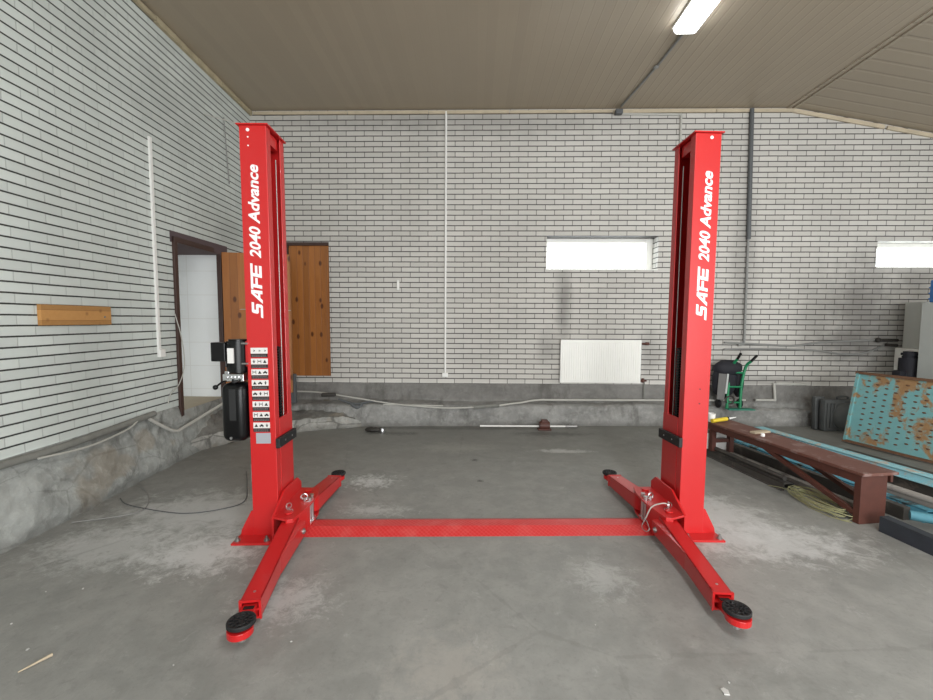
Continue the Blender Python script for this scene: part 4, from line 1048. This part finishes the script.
# floor cables, stick, chips
o = MB().tube([(-2.95, 3.45, .006), (-2.79, 3.33, .006), (-2.44, 3.22, .006), (-2.19, 3.19, .006), (-1.97, 3.285, .006), (-1.89, 3.42, .006), (-2.02, 3.71, .006), (-2.24, 4.11, .006)], .0035, seg=6).build('cable', M['dark_pipe'], smooth=True); top(o, 'thin dark cable snaking over the floor left of the lift', 'cable')
o = MB().tube([lwall(3.0, .012, .2), (-2.6, 3.2, .006), (-2.75, 3.5, .006), lwall(3.75, .012, .12)], .004, seg=6).build('cable', M['cable_grey'], smooth=True); top(o, 'thin grey wire curling on the floor at the stone plinth', 'cable')
m = MB(); a_ = Vector((-1.925, 1.69, .006)); b2 = Vector((-1.87, 1.785, .010)); m.cyl(a_, b2, .003, .007, seg=6); o = m.build('wood_splinter', M['lightwood']); top(o, 'pale wood splinter lying on the bare floor near the camera', 'splinter')
# positions below were measured once on the floor plane, in metres
random.seed(11)
cpos = [(-2.27, 1.98), (-2.17, 2.26), (-2.35, 2.23), (-2.02, 1.82), (-1.66, 2.38), (-1.43, 2.50), (-1.30, 1.75), (1.06, 1.72), (.60, 2.05), (-.85, 1.9)]
for k, (x_, y_) in enumerate(cpos):
    m = MB(); r_ = random.uniform(.003, .006); m.sphere((0, 0, r_*.5), r_, (1.3, .9, .6), 7, 5)
    for v_ in m.bm.verts: v_.co += Vector((random.uniform(-1, 1), random.uniform(-1, 1), 0))*r_*.2
    o = m.build('plaster_chip', M['mortar_chip'], loc=(x_, y_, 0), rz=random.random()*3); tag(o, 'tiny white plaster chip on the bare concrete floor', 'chip', 'plaster chips scattered on the floor')
m = MB(); m.prism([(-.012, -.016), (.010, -.018), (.016, .004), (.002, .018), (-.014, .010)], lambda a, b: (a, b, .001), lambda a, b: (a*.9, b*.9, .006)); o = m.build('paper_scrap', M['mortar_chip'], loc=(1.019, 1.675, 0)); top(o, 'torn white paper scrap on the floor in front of the right arm', 'paper scrap')

# ------------------------------------------------------------------ light and world
w = bpy.data.worlds.new('World'); scene.world = w; w.use_nodes = True
bg_ = w.node_tree.nodes['Background']; bg_.inputs[0].default_value = (.93, .97, 1, 1); bg_.inputs[1].default_value = 7.0
def area(name, loc, rot, sx, sy, e, col=(1, 1, 1)):
    l = bpy.data.lights.new(name, 'AREA'); l.shape = 'RECTANGLE'; l.size = sx; l.size_y = sy; l.energy = e; l.color = col
    o = bpy.data.objects.new(name, l); COL.objects.link(o); o.location = loc; o.rotation_euler = rot; return o
area('garage_door_daylight', (2.6, YR+.15, 1.9), (PI/2, 0, 0), 5.5, 3.4, 600, (.95, .98, 1.0))
area('unseen_side_light', (RXW-.15, .5, 2.3), (PI/2, 0, PI/2), 4.5, 1.8, 190, (.95, .98, 1.0))  # unseen area light at the closed right wall, aimed at the left wall
area('annex_lamp', (-4.3, 4.3, 2.05), (0, .5, .4), .5, .5, 16, (.95, .98, 1.0))
area('unseen_rear_light', (1.2, -.6, CZ-.08), (0, 0, 0), .3, 3.0, 120, (.97, .99, 1.0))  # unseen area light behind the camera, no fixture modelled

# ------------------------------------------------------------------ camera
cam = bpy.data.cameras.new('Camera'); cam.sensor_width = 36; cam.sensor_fit = 'HORIZONTAL'; cam.lens = 432.98/933*36
cam.clip_start = .05
co = bpy.data.objects.new('Camera', cam); COL.objects.link(co)
co.matrix_world = Matrix.Translation((0, 0, 1.5)) @ RZ(.0207) @ RX(PI/2-.0697) @ RZ(.0043)
scene.camera = co
scene.view_settings.view_transform = 'Standard'
scene.view_settings.look = 'None'
scene.view_settings.exposure = 0.0
scene.view_settings.gamma = 1.0
